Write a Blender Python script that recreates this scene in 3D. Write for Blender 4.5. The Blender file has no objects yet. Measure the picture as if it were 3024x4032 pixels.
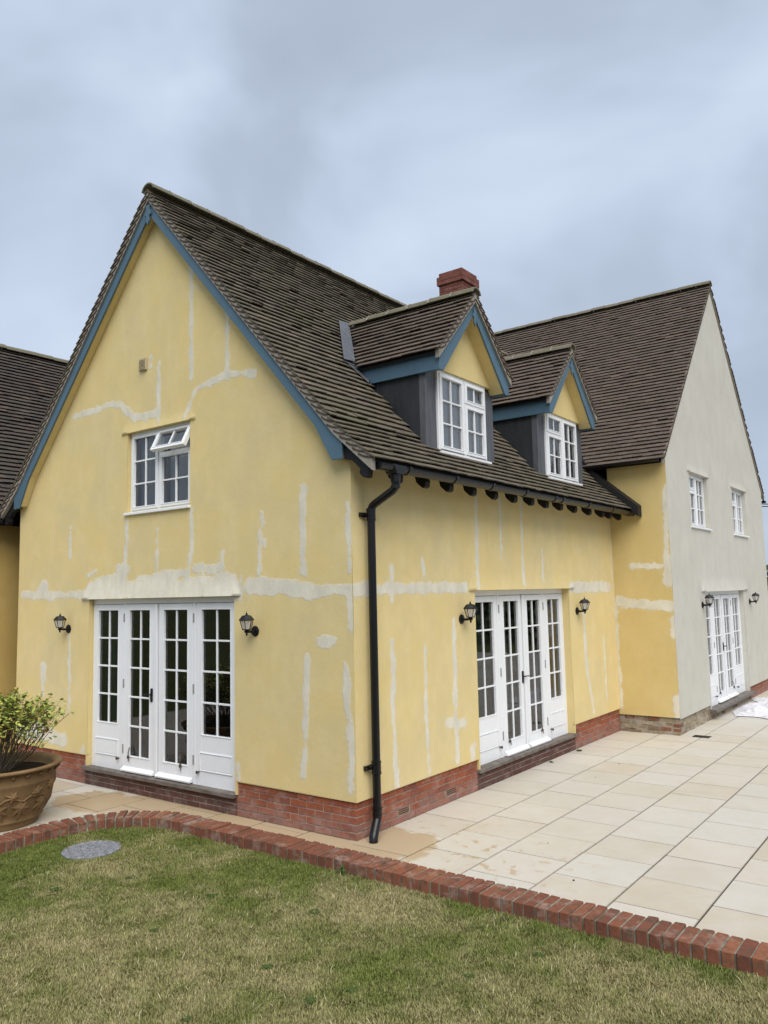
import bpy, math, random
import numpy as np
from mathutils import Vector, Matrix
R = math.radians
random.seed(7); RNG = np.random.default_rng(7)
scene = bpy.context.scene

# ------------------------------------------------------------------ camera
cam_d = bpy.data.cameras.new('camera'); cam = bpy.data.objects.new('camera', cam_d)
scene.collection.objects.link(cam); scene.camera = cam
cam_d.sensor_fit = 'HORIZONTAL'; cam_d.sensor_width = 36.0; cam_d.lens = 36.0 * 3126.565 / 3024.0
cam_d.clip_end = 3000
fw = Vector((-0.593203, 0.79851938, 0.10235719)); rt = Vector((0.80113901, 0.59805021, -0.02263268)); up = Vector((0.07928737, -0.06857656, 0.9944902))
m = Matrix((rt, up, -fw)).transposed().to_4x4(); m.translation = Vector((5.117065, -6.324363, 2.437279))
cam.matrix_world = m

# ------------------------------------------------------------------ sky and light
SUN_EL, SUN_AZ = R(52), R(50)          # azimuth measured from -y towards +x
world = bpy.data.worlds.new("World"); scene.world = world; world.use_nodes = True
nt = world.node_tree; nt.nodes.clear()
def wn(t, **k):
    n = nt.nodes.new(t)
    for a, b in k.items(): setattr(n, a, b)
    return n
def cramp(node, stops):
    el = node.color_ramp.elements
    while len(el) < len(stops): el.new(0.5)
    for e, (p, c) in zip(el, stops):
        e.position = p; e.color = (c[0], c[1], c[2], 1) if len(c) == 3 else c
sky = wn('ShaderNodeTexSky', sky_type='NISHITA', sun_disc=False, sun_elevation=SUN_EL, sun_rotation=R(130), air_density=1.0, dust_density=2.0)
sk_mul = wn('ShaderNodeVectorMath', operation='SCALE'); sk_mul.inputs['Scale'].default_value = 0.07
nt.links.new(sky.outputs[0], sk_mul.inputs[0])
tc = wn('ShaderNodeTexCoord'); mp = wn('ShaderNodeMapping'); mp.inputs['Scale'].default_value = (1.0, 1.0, 1.5)
mp.inputs['Location'].default_value = (0.35, 0.1, 0.0)
nt.links.new(tc.outputs['Generated'], mp.inputs[0])
n1 = wn('ShaderNodeTexNoise'); n1.inputs['Scale'].default_value = 2.3; n1.inputs['Detail'].default_value = 4.0; n1.inputs['Roughness'].default_value = 0.5
n1.inputs['Distortion'].default_value = 0.35
nt.links.new(mp.outputs[0], n1.inputs['Vector'])
cr = wn('ShaderNodeValToRGB')
cramp(cr, [(0.30, (0.285, 0.332, 0.41)), (0.45, (0.325, 0.378, 0.465)), (0.56, (0.39, 0.455, 0.555)), (0.72, (0.48, 0.55, 0.645))])
nt.links.new(n1.outputs['Fac'], cr.inputs[0])
mxw = wn('ShaderNodeMix', data_type='RGBA'); mxw.inputs['Factor'].default_value = 0.9
nt.links.new(sk_mul.outputs[0], mxw.inputs[6]); nt.links.new(cr.outputs[0], mxw.inputs[7])
bg = wn('ShaderNodeBackground'); bg.inputs['Strength'].default_value = 1.0
nt.links.new(mxw.outputs[2], bg.inputs[0])
wo = wn('ShaderNodeOutputWorld'); nt.links.new(bg.outputs[0], wo.inputs[0])
sd = bpy.data.lights.new('sun', 'SUN'); sd.energy = 2.3; sd.angle = R(52); sd.color = (1.0, 0.965, 0.92)
sun = bpy.data.objects.new('sun', sd); scene.collection.objects.link(sun)
sdir = Vector((math.sin(SUN_AZ) * math.cos(SUN_EL), -math.cos(SUN_AZ) * math.cos(SUN_EL), math.sin(SUN_EL)))
sun.rotation_euler = (-sdir).to_track_quat('-Z', 'Y').to_euler(); sun.location = (10, -10, 20)
vs = scene.view_settings; vs.view_transform = 'Standard'; vs.look = 'None'; vs.gamma = 1.0; vs.exposure = 0.62
vs.use_curve_mapping = False

# ------------------------------------------------------------------ materials
MATS = {}
def mat(name, base=(.5, .5, .5), rough=.8, spec=.3, metal=0.0):
    m = bpy.data.materials.new(name); m.use_nodes = True; MATS[name] = m
    b = m.node_tree.nodes['Principled BSDF']
    b.inputs['Base Color'].default_value = (*base, 1); b.inputs['Roughness'].default_value = rough
    b.inputs['Specular IOR Level'].default_value = spec; b.inputs['Metallic'].default_value = metal
    return m
class NT:
    """small helper around one material's node tree"""
    def __init__(s, m): s.t = m.node_tree; s.b = s.t.nodes['Principled BSDF']
    def n(s, t, **k):
        q = s.t.nodes.new(t)
        for a, b in k.items(): setattr(q, a, b)
        return q
    def l(s, a, b): s.t.links.new(a, b)
    def coord(s, scale=(1, 1, 1), loc=(0, 0, 0)):
        g = s.n('ShaderNodeNewGeometry'); mp = s.n('ShaderNodeMapping'); mp.inputs['Scale'].default_value = scale; mp.inputs['Location'].default_value = loc
        s.l(g.outputs['Position'], mp.inputs[0]); return mp.outputs[0]
    def noise(s, scale, detail=3, rough=.55, stretch=(1, 1, 1), loc=(0, 0, 0)):
        q = s.n('ShaderNodeTexNoise'); q.inputs['Scale'].default_value = scale; q.inputs['Detail'].default_value = detail; q.inputs['Roughness'].default_value = rough
        s.l(s.coord(stretch, loc), q.inputs['Vector']); return q.outputs['Fac']
    def ramp(s, v, stops):
        q = s.n('ShaderNodeValToRGB'); cramp(q, stops); s.l(v, q.inputs[0]); return q.outputs[0]
    def mix(s, f, a, b, mode='MIX'):
        q = s.n('ShaderNodeMix', data_type='RGBA', blend_type=mode)
        for i, v in ((0, f), (6, a), (7, b)):
            if isinstance(v, (int, float)): q.inputs[i].default_value = v
            elif isinstance(v, tuple): q.inputs[i].default_value = (*v, 1)
            else: s.l(v, q.inputs[i])
        return q.outputs[2]
    def math(s, op, a, b=None, c=None):
        q = s.n('ShaderNodeMath', operation=op)
        for i, v in enumerate((a, b, c)):
            if v is None: continue
            if isinstance(v, (int, float)): q.inputs[i].default_value = v
            else: s.l(v, q.inputs[i])
        return q.outputs[0]
    def mr(s, v, a, b, c=0.0, d=1.0):
        q = s.n('ShaderNodeMapRange'); s.l(v, q.inputs[0])
        for i, x in enumerate((a, b, c, d)): q.inputs[i + 1].default_value = x
        return q.outputs[0]
    def attr(s, name):
        q = s.n('ShaderNodeAttribute', attribute_name=name); return q
    def island(s): return s.n('ShaderNodeNewGeometry').outputs['Random Per Island']
    def base(s, c): s.l(c, s.b.inputs['Base Color'])
    def bump(s, h, strength=.3, dist=.01):
        q = s.n('ShaderNodeBump'); q.inputs['Strength'].default_value = strength; q.inputs['Distance'].default_value = dist
        s.l(h, q.inputs['Height']); s.l(q.outputs[0], s.b.inputs['Normal'])

def render_mat(name, c1, c2, c3, patch=True, pc=(.72, .68, .56)):
    m = mat(name, c1, .93, .15); t = NT(m)
    big = t.noise(1.0, 5, .65, (1, 1, 1.0)); mid = t.noise(3.0, 5, .65, (1, 1, .7), (3, 1, 7)); fine = t.noise(55, 3, .6)
    col = t.mix(t.mr(big, .36, .64), c1, c2)
    col = t.mix(t.math('MULTIPLY', t.mr(mid, .45, .68), .6), col, c3)
    drip = t.noise(2.2, 4, .7, (2.2, 2.2, .22), (9, 4, 2))
    col = t.mix(t.math('MULTIPLY', t.mr(drip, .58, .8), .20), col, tuple(.8 * x for x in c1))
    hgt = t.math('ADD', t.math('MULTIPLY', fine, .6), t.math('MULTIPLY', t.noise(11, 5, .7), 1.6))
    if patch:
        a = t.attr('patch').outputs['Fac']
        w1 = t.noise(9, 4, .65, (1, 1, .8)); w2 = t.noise(60, 2, .6, (1, 1, .35))
        v = t.math('ADD', a, t.math('MULTIPLY', t.math('SUBTRACT', w1, .5), .13))
        v = t.math('ADD', v, t.math('MULTIPLY', t.math('SUBTRACT', w2, .5), .035))
        f = t.mr(v, -.009, .009); halo = t.math('MULTIPLY', t.mr(v, -.045, .0), .10)
        tone = t.mix(t.mr(t.noise(7, 4, .6, (1, 1, .5), (2, 2, 2)), .35, .7), pc, tuple(.82 * x for x in pc))
        opac = t.mr(t.noise(14, 3, .6, (1, 1, .25), (5, 5, 5)), .2, .5, .72, 1.0)
        f = t.math('MULTIPLY', f, opac)
        col = t.mix(f, t.mix(halo, col, tone), tone)
        hgt = t.math('ADD', hgt, t.math('MULTIPLY', f, 1.2))
    t.base(col); t.bump(hgt, .42, .004)
    return m
render_mat('yellow_render', (.70, .55, .245), (.635, .525, .28), (.745, .605, .32))
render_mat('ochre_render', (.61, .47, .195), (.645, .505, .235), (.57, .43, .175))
render_mat('cream_render', (.555, .535, .47), (.515, .495, .43), (.47, .455, .40), patch=False)
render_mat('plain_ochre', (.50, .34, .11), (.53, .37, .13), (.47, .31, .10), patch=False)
render_mat('reveal_render', (.67, .53, .24), (.63, .51, .25), (.70, .57, .28), patch=False)

def paint(name, c, rough=.45, spec=.4, var=.06):
    m = mat(name, c, rough, spec); t = NT(m)
    t.base(t.mix(t.mr(t.noise(6, 4, .6, (1, 1, .6)), .3, .7), c, tuple(x * (1 - var * 2) for x in c)))
    return m
paint('blue_paint', (.078, .145, .20), .42, .35)
m = paint('white_paint', (.80, .81, .82), .38, .4, .02)
paint('upvc_white', (.80, .81, .82), .25, .45, .015)
paint('black_plastic', (.007, .007, .008), .32, .4)
paint('black_timber', (.014, .013, .013), .6, .3)
paint('black_metal', (.007, .007, .008), .5, .3)
paint('bronze_metal', (.07, .055, .05), .45, .5)
paint('hinge_metal', (.28, .27, .27), .4, .5)
paint('vent_plastic', (.50, .42, .26), .6, .3)
paint('terracotta_vent', (.42, .25, .18), .9, .2)
paint('curtain_fabric', (.42, .42, .45), .95, .1, .1)
paint('net_curtain', (.80, .80, .84), .9, .1, .04)
paint('dark_interior', (.03, .028, .026), .95, .1, .1)
paint('blind_white', (.62, .62, .63), .9, .1, .05)
paint('green_curtain', (.05, .09, .085), .95, .1, .2)
paint('cable_rubber', (.02, .02, .02), .6, .3)
paint('soil', (.035, .025, .018), 1, .1, .3)
paint('twig', (.15, .125, .085), .9, .1, .3)

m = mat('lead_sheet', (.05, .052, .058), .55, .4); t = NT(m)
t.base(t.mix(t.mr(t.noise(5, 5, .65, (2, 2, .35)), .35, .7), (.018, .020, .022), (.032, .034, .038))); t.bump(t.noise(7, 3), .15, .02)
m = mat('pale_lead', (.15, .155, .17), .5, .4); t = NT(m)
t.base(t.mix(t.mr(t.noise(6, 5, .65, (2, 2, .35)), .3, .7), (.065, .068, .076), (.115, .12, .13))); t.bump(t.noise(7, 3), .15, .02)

def tile_mat(name, stops, moss, mossamt, lo=.5, hi=.66):
    m = mat(name, stops[0][1], .88, .2); t = NT(m)
    c = t.ramp(t.island(), stops)
    c = t.mix(t.mr(t.noise(14, 4, .65), .35, .75), c, t.mix(.3, c, (.02, .018, .016)))
    mz = t.noise(1.1, 4, .6, (1, 1, 1), (4, 2, 0))
    mf = t.math('MULTIPLY', t.mr(mz, lo, hi), t.mr(t.noise(22, 3, .6, (1, 1, 1), (1, 7, 3)), .38, .62))
    c = t.mix(t.math('MULTIPLY', mf, mossamt), c, moss)
    lf = t.mr(t.noise(38, 2, .5, (1, 1, 1), (8, 8, 8)), .72, .78)
    c = t.mix(t.math('MULTIPLY', lf, .6), c, (.26, .25, .21))
    t.base(c); t.bump(t.noise(60, 3, .6), .35, .004)
    return m
tile_mat('mossy_tile', [(0, (.125, .104, .078)), (.35, (.15, .127, .094)), (.7, (.135, .116, .086)), (.95, (.165, .135, .10)), (1, (.21, .17, .125))], (.115, .118, .045), .5, .46, .66)
tile_mat('brown_tile', [(0, (.105, .080, .063)), (.35, (.13, .103, .080)), (.7, (.115, .092, .074)), (1, (.155, .115, .088))], (.09, .085, .045), .35)
tile_mat('dark_tile', [(0, (.060, .047, .042)), (.4, (.092, .072, .060)), (.75, (.070, .064, .056)), (1, (.12, .088, .070))], (.10, .095, .06), .3)
tile_mat('ridge_tile_mat', [(0, (.16, .145, .105)), (1, (.21, .185, .14))], (.13, .125, .06), .7, .4, .6)
paint('verge_tile', (.10, .06, .045), .9, .1, .25)
m = mat('verge_mortar', (.25, .23, .19), .95, .1); t = NT(m)
t.base(t.mix(t.mr(t.noise(9, 4, .6), .3, .7), (.24, .22, .185), (.34, .315, .265))); t.bump(t.noise(40), .3, .004)

def brick_mat(name, stops, dirt, damt, white=(.45, .36, .32), wamt=.5, foot=0.0):
    m = mat(name, stops[0][1], .9, .2); t = NT(m)
    c = t.ramp(t.island(), stops)
    c = t.mix(t.mr(t.noise(30, 4, .65), .3, .7), c, t.mix(.35, c, (.05, .02, .015)))
    c = t.mix(t.math('MULTIPLY', t.mr(t.noise(5, 5, .7, (1, 1, 1.5)), .52, .68), wamt), c, white)
    c = t.mix(t.math('MULTIPLY', t.mr(t.noise(9, 5, .7, (1, 1, 1), (3, 3, 3)), .5, .66), damt), c, dirt)
    if foot:      # lime bloom and damp along the lowest courses
        sx = t.n('ShaderNodeSeparateXYZ'); t.l(t.n('ShaderNodeNewGeometry').outputs['Position'], sx.inputs[0])
        zf = t.math('MULTIPLY', t.mr(t.math('ADD', sx.outputs['Z'], t.math('MULTIPLY', t.noise(3, 4, .6), .3)), .22, .42, 1.0, 0.0), foot)
        c = t.mix(t.math('MULTIPLY', zf, t.mr(t.noise(7, 3, .6), .3, .55)), c, (.30, .21, .185))
    t.base(c); t.bump(t.noise(90, 3, .6), .4, .003)
    return m
brick_mat('plinth_brick', [(0, (.25, .075, .038)), (.4, (.345, .105, .050)), (.8, (.30, .085, .046)), (1, (.21, .075, .052))], (.08, .05, .04), .3, (.38, .25, .21), .6, foot=.5)
brick_mat('kerb_brick', [(0, (.17, .064, .040)), (.4, (.245, .092, .052)), (.8, (.20, .078, .047)), (1, (.29, .115, .062))], (.085, .06, .042), .8, (.34, .27, .22), .65)
brick_mat('chimney_brick', [(0, (.17, .062, .048)), (.5, (.24, .090, .066)), (1, (.19, .075, .06))], (.07, .045, .04), .5, (.30, .18, .15), .35)
brick_mat('old_brick', [(0, (.22, .09, .06)), (.25, (.26, .12, .08)), (.3, (.34, .28, .19)), (.6, (.42, .35, .24)), (.8, (.38, .31, .2)), (1, (.20, .13, .09))], (.09, .085, .05), .5, (.48, .44, .36), .6)
brick_mat('dark_brick', [(0, (.10, .05, .042)), (.5, (.14, .062, .05)), (1, (.12, .07, .058))], (.06, .05, .045), .4, (.32, .27, .24), .4)
m = mat('brick_mortar', (.30, .25, .20), .95, .1); t = NT(m)
t.base(t.mix(t.mr(t.noise(7, 4, .6), .4, .75), (.38, .33, .27), (.17, .145, .11)))
m = mat('kerb_mortar', (.3, .27, .22), .95, .1); t = NT(m)
t.base(t.mix(t.mr(t.noise(11, 4, .6), .35, .7), (.30, .27, .21), (.12, .115, .075)))
m = mat('slate_step', (.12, .11, .10), .6, .35); t = NT(m)
t.base(t.mix(t.mr(t.noise(9, 5, .65, (1, 1, 2)), .3, .7), (.085, .070, .058), (.20, .175, .15))); t.bump(t.noise(25), .3, .005)

m = mat('stone_slab', (.55, .49, .40), .62, .3); t = NT(m)
isl = t.island()
c = t.ramp(isl, [(0, (.47, .405, .305)), (.3, (.56, .52, .45)), (.5, (.50, .455, .365)), (.7, (.53, .50, .44)), (1, (.475, .425, .335))])
c = t.mix(t.math('MULTIPLY', t.mr(t.noise(1.6, 5, .65), .42, .7), .5), c, (.575, .545, .49))
c = t.mix(t.math('MULTIPLY', t.mr(t.noise(6, 5, .7, (1, 1, 1), (5, 5, 0)), .5, .72), .35), c, (.47, .385, .27))
c = t.mix(t.math('MULTIPLY', t.mr(t.noise(38, 3, .7, (1, 1, 1), (5, 2, 0)), .6, .75), .25), c, (.40, .34, .26))
# damp stain spreading from the downpipe shoe, and damp strip in front of the gable
g = t.n('ShaderNodeNewGeometry').outputs['Position']
def dist(t, g, p, sc=(1, 1, 1)):
    s = t.n('ShaderNodeVectorMath', operation='SUBTRACT'); t.l(g, s.inputs[0]); s.inputs[1].default_value = p
    k = t.n('ShaderNodeVectorMath', operation='MULTIPLY'); t.l(s.outputs[0], k.inputs[0]); k.inputs[1].default_value = sc
    q = t.n('ShaderNodeVectorMath', operation='LENGTH'); t.l(k.outputs[0], q.inputs[0]); return q.outputs['Value']
wn1 = t.noise(4.5, 4, .6, (1, 1, 0), (2, 6, 0))
wet = None
for p, sc, r in (((.1, 0, 0), (1, 1, 0), .62), ((.42, .12, 0), (1.3, 1, 0), .42), ((-1.5, -.15, 0), (.42, 1.6, 0), .62), ((-3.0, -.3, 0), (.6, 1.4, 0), .5), ((-3.7, -.45, 0), (.8, 1.2, 0), .5)):
    d = t.math('ADD', dist(t, g, p, sc), t.math('MULTIPLY', t.math('SUBTRACT', wn1, .5), .55))
    w = t.mr(d, r - .03, r + .03, 1.0, 0.0)
    wet = w if wet is None else t.math('MAXIMUM', wet, w)
dr = t.math('MULTIPLY', t.mr(t.noise(7, 3, .6, (1, 1, 0), (1, 3, 0)), .60, .63), t.mr(dist(t, g, (1.0, .1, 0), (1, 1, 0)), .5, 1.6, 1.0, 0.0))
wet = t.math('MAXIMUM', wet, dr)
c = t.mix(t.math('MULTIPLY', wet, .75), c, (.42, .30, .16))
t.base(c); t.l(t.mr(wet, 0, 1, .62, .35), t.b.inputs['Roughness']); t.bump(t.noise(30, 4, .6), .12, .003)
m = mat('joint_grout', (.045, .04, .035), .95, .1)

m = mat('glass', (1, 1, 1), 0, .5); tt = m.node_tree; tt.nodes.clear()
o = tt.nodes.new('ShaderNodeOutputMaterial'); mx = tt.nodes.new('ShaderNodeMixShader'); tr = tt.nodes.new('ShaderNodeBsdfTransparent'); gl = tt.nodes.new('ShaderNodeBsdfGlossy')
fr = tt.nodes.new('ShaderNodeFresnel'); fr.inputs[0].default_value = 1.52; gl.inputs['Roughness'].default_value = 0.015; tr.inputs[0].default_value = (.86, .88, .87, 1)
mu = tt.nodes.new('ShaderNodeMath'); mu.operation = 'MULTIPLY'; mu.inputs[1].default_value = 1.8
nz = tt.nodes.new('ShaderNodeTexNoise'); nz.inputs['Scale'].default_value = 2.5; bp = tt.nodes.new('ShaderNodeBump'); bp.inputs['Strength'].default_value = .02
ge = tt.nodes.new('ShaderNodeNewGeometry'); tt.links.new(ge.outputs['Position'], nz.inputs['Vector']); tt.links.new(nz.outputs['Fac'], bp.inputs['Height']); tt.links.new(bp.outputs[0], gl.inputs['Normal'])
tt.links.new(fr.outputs[0], mu.inputs[0]); tt.links.new(mu.outputs[0], mx.inputs[0]); tt.links.new(tr.outputs[0], mx.inputs[1]); tt.links.new(gl.outputs[0], mx.inputs[2]); tt.links.new(mx.outputs[0], o.inputs[0])
m = mat('lamp_glass', (.75, .73, .68), .35, .5); m.node_tree.nodes['Principled BSDF'].inputs['Alpha'].default_value = .55

m = mat('pot_clay', (.19, .12, .055), .8, .25); t = NT(m)
t.base(t.mix(t.mr(t.noise(5, 5, .65), .3, .7), (.16, .098, .043), (.26, .165, .078))); t.bump(t.noise(50), .25, .004)
m = mat('shrub_leaf', (.2, .25, .04), .55, .35); t = NT(m)
t.base(t.ramp(t.island(), [(0, (.13, .18, .03)), (.3, (.24, .30, .05)), (.6, (.36, .41, .08)), (.86, (.46, .48, .12)), (.95, (.50, .30, .04)), (1, (.25, .12, .04))]))
m = mat('weed_leaf', (.055, .085, .022), .8, .15)
m = mat('grass_blade', (.1, .12, .04), .75, .15); t = NT(m); t.base(t.attr('tint').outputs['Color'])
m = mat('turf_soil', (.15, .125, .06), 1, .05); t = NT(m)
t.base(t.mix(t.mr(t.noise(3, 5, .65), .35, .65), (.055, .065, .02), (.10, .085, .04)))
m = mat('far_ground', (.08, .09, .035), 1, .05); t = NT(m)
t.base(t.mix(t.mr(t.noise(.05, 5, .65), .35, .65), (.07, .09, .03), (.12, .115, .05)))
m = mat('cast_cover', (.2, .21, .23), .5, .5); t = NT(m)
t.base(t.mix(t.mr(t.noise(25, 4, .7), .35, .65), (.10, .11, .125), (.30, .31, .33))); t.bump(t.noise(60), .4, .004)
m = mat('cloth', (.62, .61, .63), .9, .1); t = NT(m)
t.base(t.mix(t.mr(t.noise(6, 4, .6), .55, .7), (.64, .63, .65), (.42, .38, .37)))
m = mat('hedge_leaf', (.05, .08, .025), .8, .2); t = NT(m)
t.base(t.ramp(t.island(), [(0, (.03, .05, .015)), (1, (.07, .10, .03))]))

# ------------------------------------------------------------------ geometry helpers
class MB:
    def __init__(s, f=None): s.v = []; s.f = []; s.fr = f
    def p(s, q):
        s.v.append(tuple(q) if s.fr is None else s.fr(*q)); return len(s.v) - 1
    def poly(s, pts): s.f.append([s.p(q) for q in pts])
    def box(s, a0, a1, b0, b1, c0, c1):
        i = [s.p(q) for q in ((a0, b0, c0), (a1, b0, c0), (a1, b1, c0), (a0, b1, c0), (a0, b0, c1), (a1, b0, c1), (a1, b1, c1), (a0, b1, c1))]
        for q in ((0, 3, 2, 1), (4, 5, 6, 7), (0, 1, 5, 4), (1, 2, 6, 5), (2, 3, 7, 6), (3, 0, 4, 7)): s.f.append([i[k] for k in q])
    def hexa(s, pts):
        i = [s.p(q) for q in pts]
        for q in ((0, 3, 2, 1), (4, 5, 6, 7), (0, 1, 5, 4), (1, 2, 6, 5), (2, 3, 7, 6), (3, 0, 4, 7)): s.f.append([i[k] for k in q])
    def prism(s, pts, vec):
        n = len(pts); a = [s.p(q) for q in pts]; b = [s.p(tuple(q[k] + vec[k] for k in range(3))) for q in pts]
        s.f.append(a[::-1]); s.f.append(b)
        for k in range(n): s.f.append([a[k], a[(k + 1) % n], b[(k + 1) % n], b[k]])
    def tube(s, path, r, seg=12, caps=True):
        path = [Vector(q) for q in path]; n = len(path); rings = []
        rr = r if hasattr(r, '__len__') else [r] * n
        prev = None
        for k, q in enumerate(path):
            d = (path[min(k + 1, n - 1)] - path[max(k - 1, 0)]).normalized()
            if prev is None:
                u = d.orthogonal().normalized()
            else:
                u = (prev - d * prev.dot(d)).normalized()
            prev = u; w = d.cross(u)
            rings.append([s.p(q + u * math.cos(2 * math.pi * j / seg) * rr[k] + w * math.sin(2 * math.pi * j / seg) * rr[k]) for j in range(seg)])
        for a, b in zip(rings, rings[1:]):
            for j in range(seg): s.f.append([a[j], a[(j + 1) % seg], b[(j + 1) % seg], b[j]])
        if caps: s.f.append(rings[0][::-1]); s.f.append(rings[-1])
    def lathe(s, prof, c=(0, 0, 0), seg=32, phase=0.0):
        rings = []
        for r, z in prof:
            rings.append([s.p((c[0] + r * math.cos(2 * math.pi * (j + phase) / seg), c[1] + r * math.sin(2 * math.pi * (j + phase) / seg), c[2] + z)) for j in range(seg)])
        for a, b in zip(rings, rings[1:]):
            for j in range(seg): s.f.append([a[j], a[(j + 1) % seg], b[(j + 1) % seg], b[j]])
        s.f.append(rings[0][::-1]); s.f.append(rings[-1])
    def build(s, name, material, parent=None, smooth=False, bevel=0.0, origin=None):
        me = bpy.data.meshes.new(name)
        v = s.v
        if origin is not None: v = [(a[0] - origin[0], a[1] - origin[1], a[2] - origin[2]) for a in v]
        me.from_pydata(v, [], s.f); me.update()
        me.materials.append(MATS[material])
        if smooth: me.polygons.foreach_set('use_smooth', [True] * len(me.polygons))
        o = bpy.data.objects.new(name, me); scene.collection.objects.link(o)
        if parent is not None: o.parent = parent
        if origin is not None: o.location = origin
        if bevel:
            b = o.modifiers.new('bevel', 'BEVEL'); b.width = bevel; b.segments = 1; b.limit_method = 'ANGLE'; b.angle_limit = R(40)
        return o
def tag(o, label=None, cat=None, group=None, kind=None):
    if label: o['label'] = label
    if cat: o['category'] = cat
    if group: o['group'] = group
    if kind: o['kind'] = kind
    return o
def empty(name, loc=(0, 0, 0), parent=None):
    o = bpy.data.objects.new(name, None); scene.collection.objects.link(o); o.location = loc; o.empty_display_size = .2
    if parent is not None: o.parent = parent
    return o
# wall frames: (u along the wall, n out of the wall, z)
FA = lambda u, n, z: (u, -n, z)                    # gable wall of the yellow wing, faces -y
FB = lambda u, n, z: (n, u, z)                     # long wall, faces +x
WX, WY0, WY1, WYM = 1.007, 7.246, 14.71, 10.98
FW = lambda u, n, z: (WX + n, u, z)                # cream gable, faces +x
FS = lambda u, n, z: (u, WY0 - n, z)               # short wall in the inner corner
MID = -3.2
def zmain(x): 
    d = abs(x - MID)
    return 7.78 - 1.138 * d if d < 3.1 else 7.78 - 1.138 * 3.1 - .87 * (d - 3.1)
def zwing(y):
    d = abs(y - WYM); return 8.83 - 1.075 * d
def vnoise(x, y, sc, seed):
    g = np.random.default_rng(seed).random((64, 64)); x = np.asarray(x) * sc + 100; y = np.asarray(y) * sc + 100
    xi = np.floor(x).astype(int); yi = np.floor(y).astype(int); fx = x - xi; fy = y - yi
    fx = fx * fx * (3 - 2 * fx); fy = fy * fy * (3 - 2 * fy)
    G = lambda a, b: g[a % 64, b % 64]
    return (G(xi, yi) * (1 - fx) + G(xi + 1, yi) * fx) * (1 - fy) + (G(xi, yi + 1) * (1 - fx) + G(xi + 1, yi + 1) * fx) * fy

def wall_sheet(name, frame, u0, u1, z0, z1, top, openings, strokes, bells, material, parent, step=.035):
    """rendered wall as a fine sheet with openings; 'patch' stores the signed distance to the filler strokes"""
    def axis(a, b, cuts):
        c = sorted(set([a, b] + [k for k in cuts if a < k < b])); out = []
        for p, q in zip(c, c[1:]):
            n = max(1, int(round((q - p) / step))); out += list(np.linspace(p, q, n, endpoint=False))
        return np.array(out + [b])
    ucut = [k for o in openings for k in o[:2]] + [k for b in bells for k in (b[0], b[1], b[0] - .004, b[1] + .004)]
    zcut = [k for o in openings for k in o[2:]] + [k for b in bells for k in (b[2], b[2] - .004)]
    U = axis(u0, u1, ucut); Z = axis(z0, z1, zcut); nu, nz = len(U), len(Z)
    uu, zz = np.meshgrid(U, Z, indexing='ij')
    nn = np.zeros_like(uu)
    for b0, b1, zb, zt, am, sl in bells:
        f = np.clip((zt - zz) / (zt - zb), 0, 1) ** 1.6 * (zz > zb - .001)
        edge = np.clip((uu - (b0 + sl * (zz - zb))) / .03 + 0.0, 0, 1) * np.clip(((b1 - sl * (zz - zb)) - uu) / .03, 0, 1)
        nn = np.maximum(nn, f * am * edge)
    nn += (vnoise(uu, zz, 1.3, 3) - .5) * .006
    sdf = np.full_like(uu, -1.0); wmod = .55 + .95 * (.5 * vnoise(uu, zz, 4.1, 61) + .5 * vnoise(uu, zz, 11.3, 62))
    for pts, hw in strokes:
        for (a, b), (c, d) in zip(pts, pts[1:]):
            dx, dz = c - a, d - b; L = dx * dx + dz * dz + 1e-9
            tt = np.clip(((uu - a) * dx + (zz - b) * dz) / L, 0, 1)
            sdf = np.maximum(sdf, hw * wmod - np.hypot(uu - a - tt * dx, zz - b - tt * dz))
    zt = top(uu) if top else np.full_like(uu, 99.0)
    zc = np.minimum(zz, zt)
    verts = [frame(a, n, z) for a, n, z in zip(uu.ravel(), nn.ravel(), zc.ravel())]
    faces = []
    idx = lambda i, j: i * nz + j
    for i in range(nu - 1):
        um = (U[i] + U[i + 1]) / 2
        for j in range(nz - 1):
            zm = (Z[j] + Z[j + 1]) / 2
            if zz[i, j] >= zt[i, j] and zz[i + 1, j] >= zt[i + 1, j]: continue
            if any(o[0] < um < o[1] and o[2] < zm < o[3] for o in openings): continue
            faces.append((idx(i, j), idx(i + 1, j), idx(i + 1, j + 1), idx(i, j + 1)))
    me = bpy.data.meshes.new(name); me.from_pydata(verts, [], faces); me.update(); me.materials.append(MATS[material])
    at = me.attributes.new('patch', 'FLOAT', 'POINT'); at.data.foreach_set('value', sdf.ravel().astype(np.float32))
    me.polygons.foreach_set('use_smooth', [True] * len(me.polygons))
    o = bpy.data.objects.new(name, me); scene.collection.objects.link(o); o.parent = parent
    return o

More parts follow.
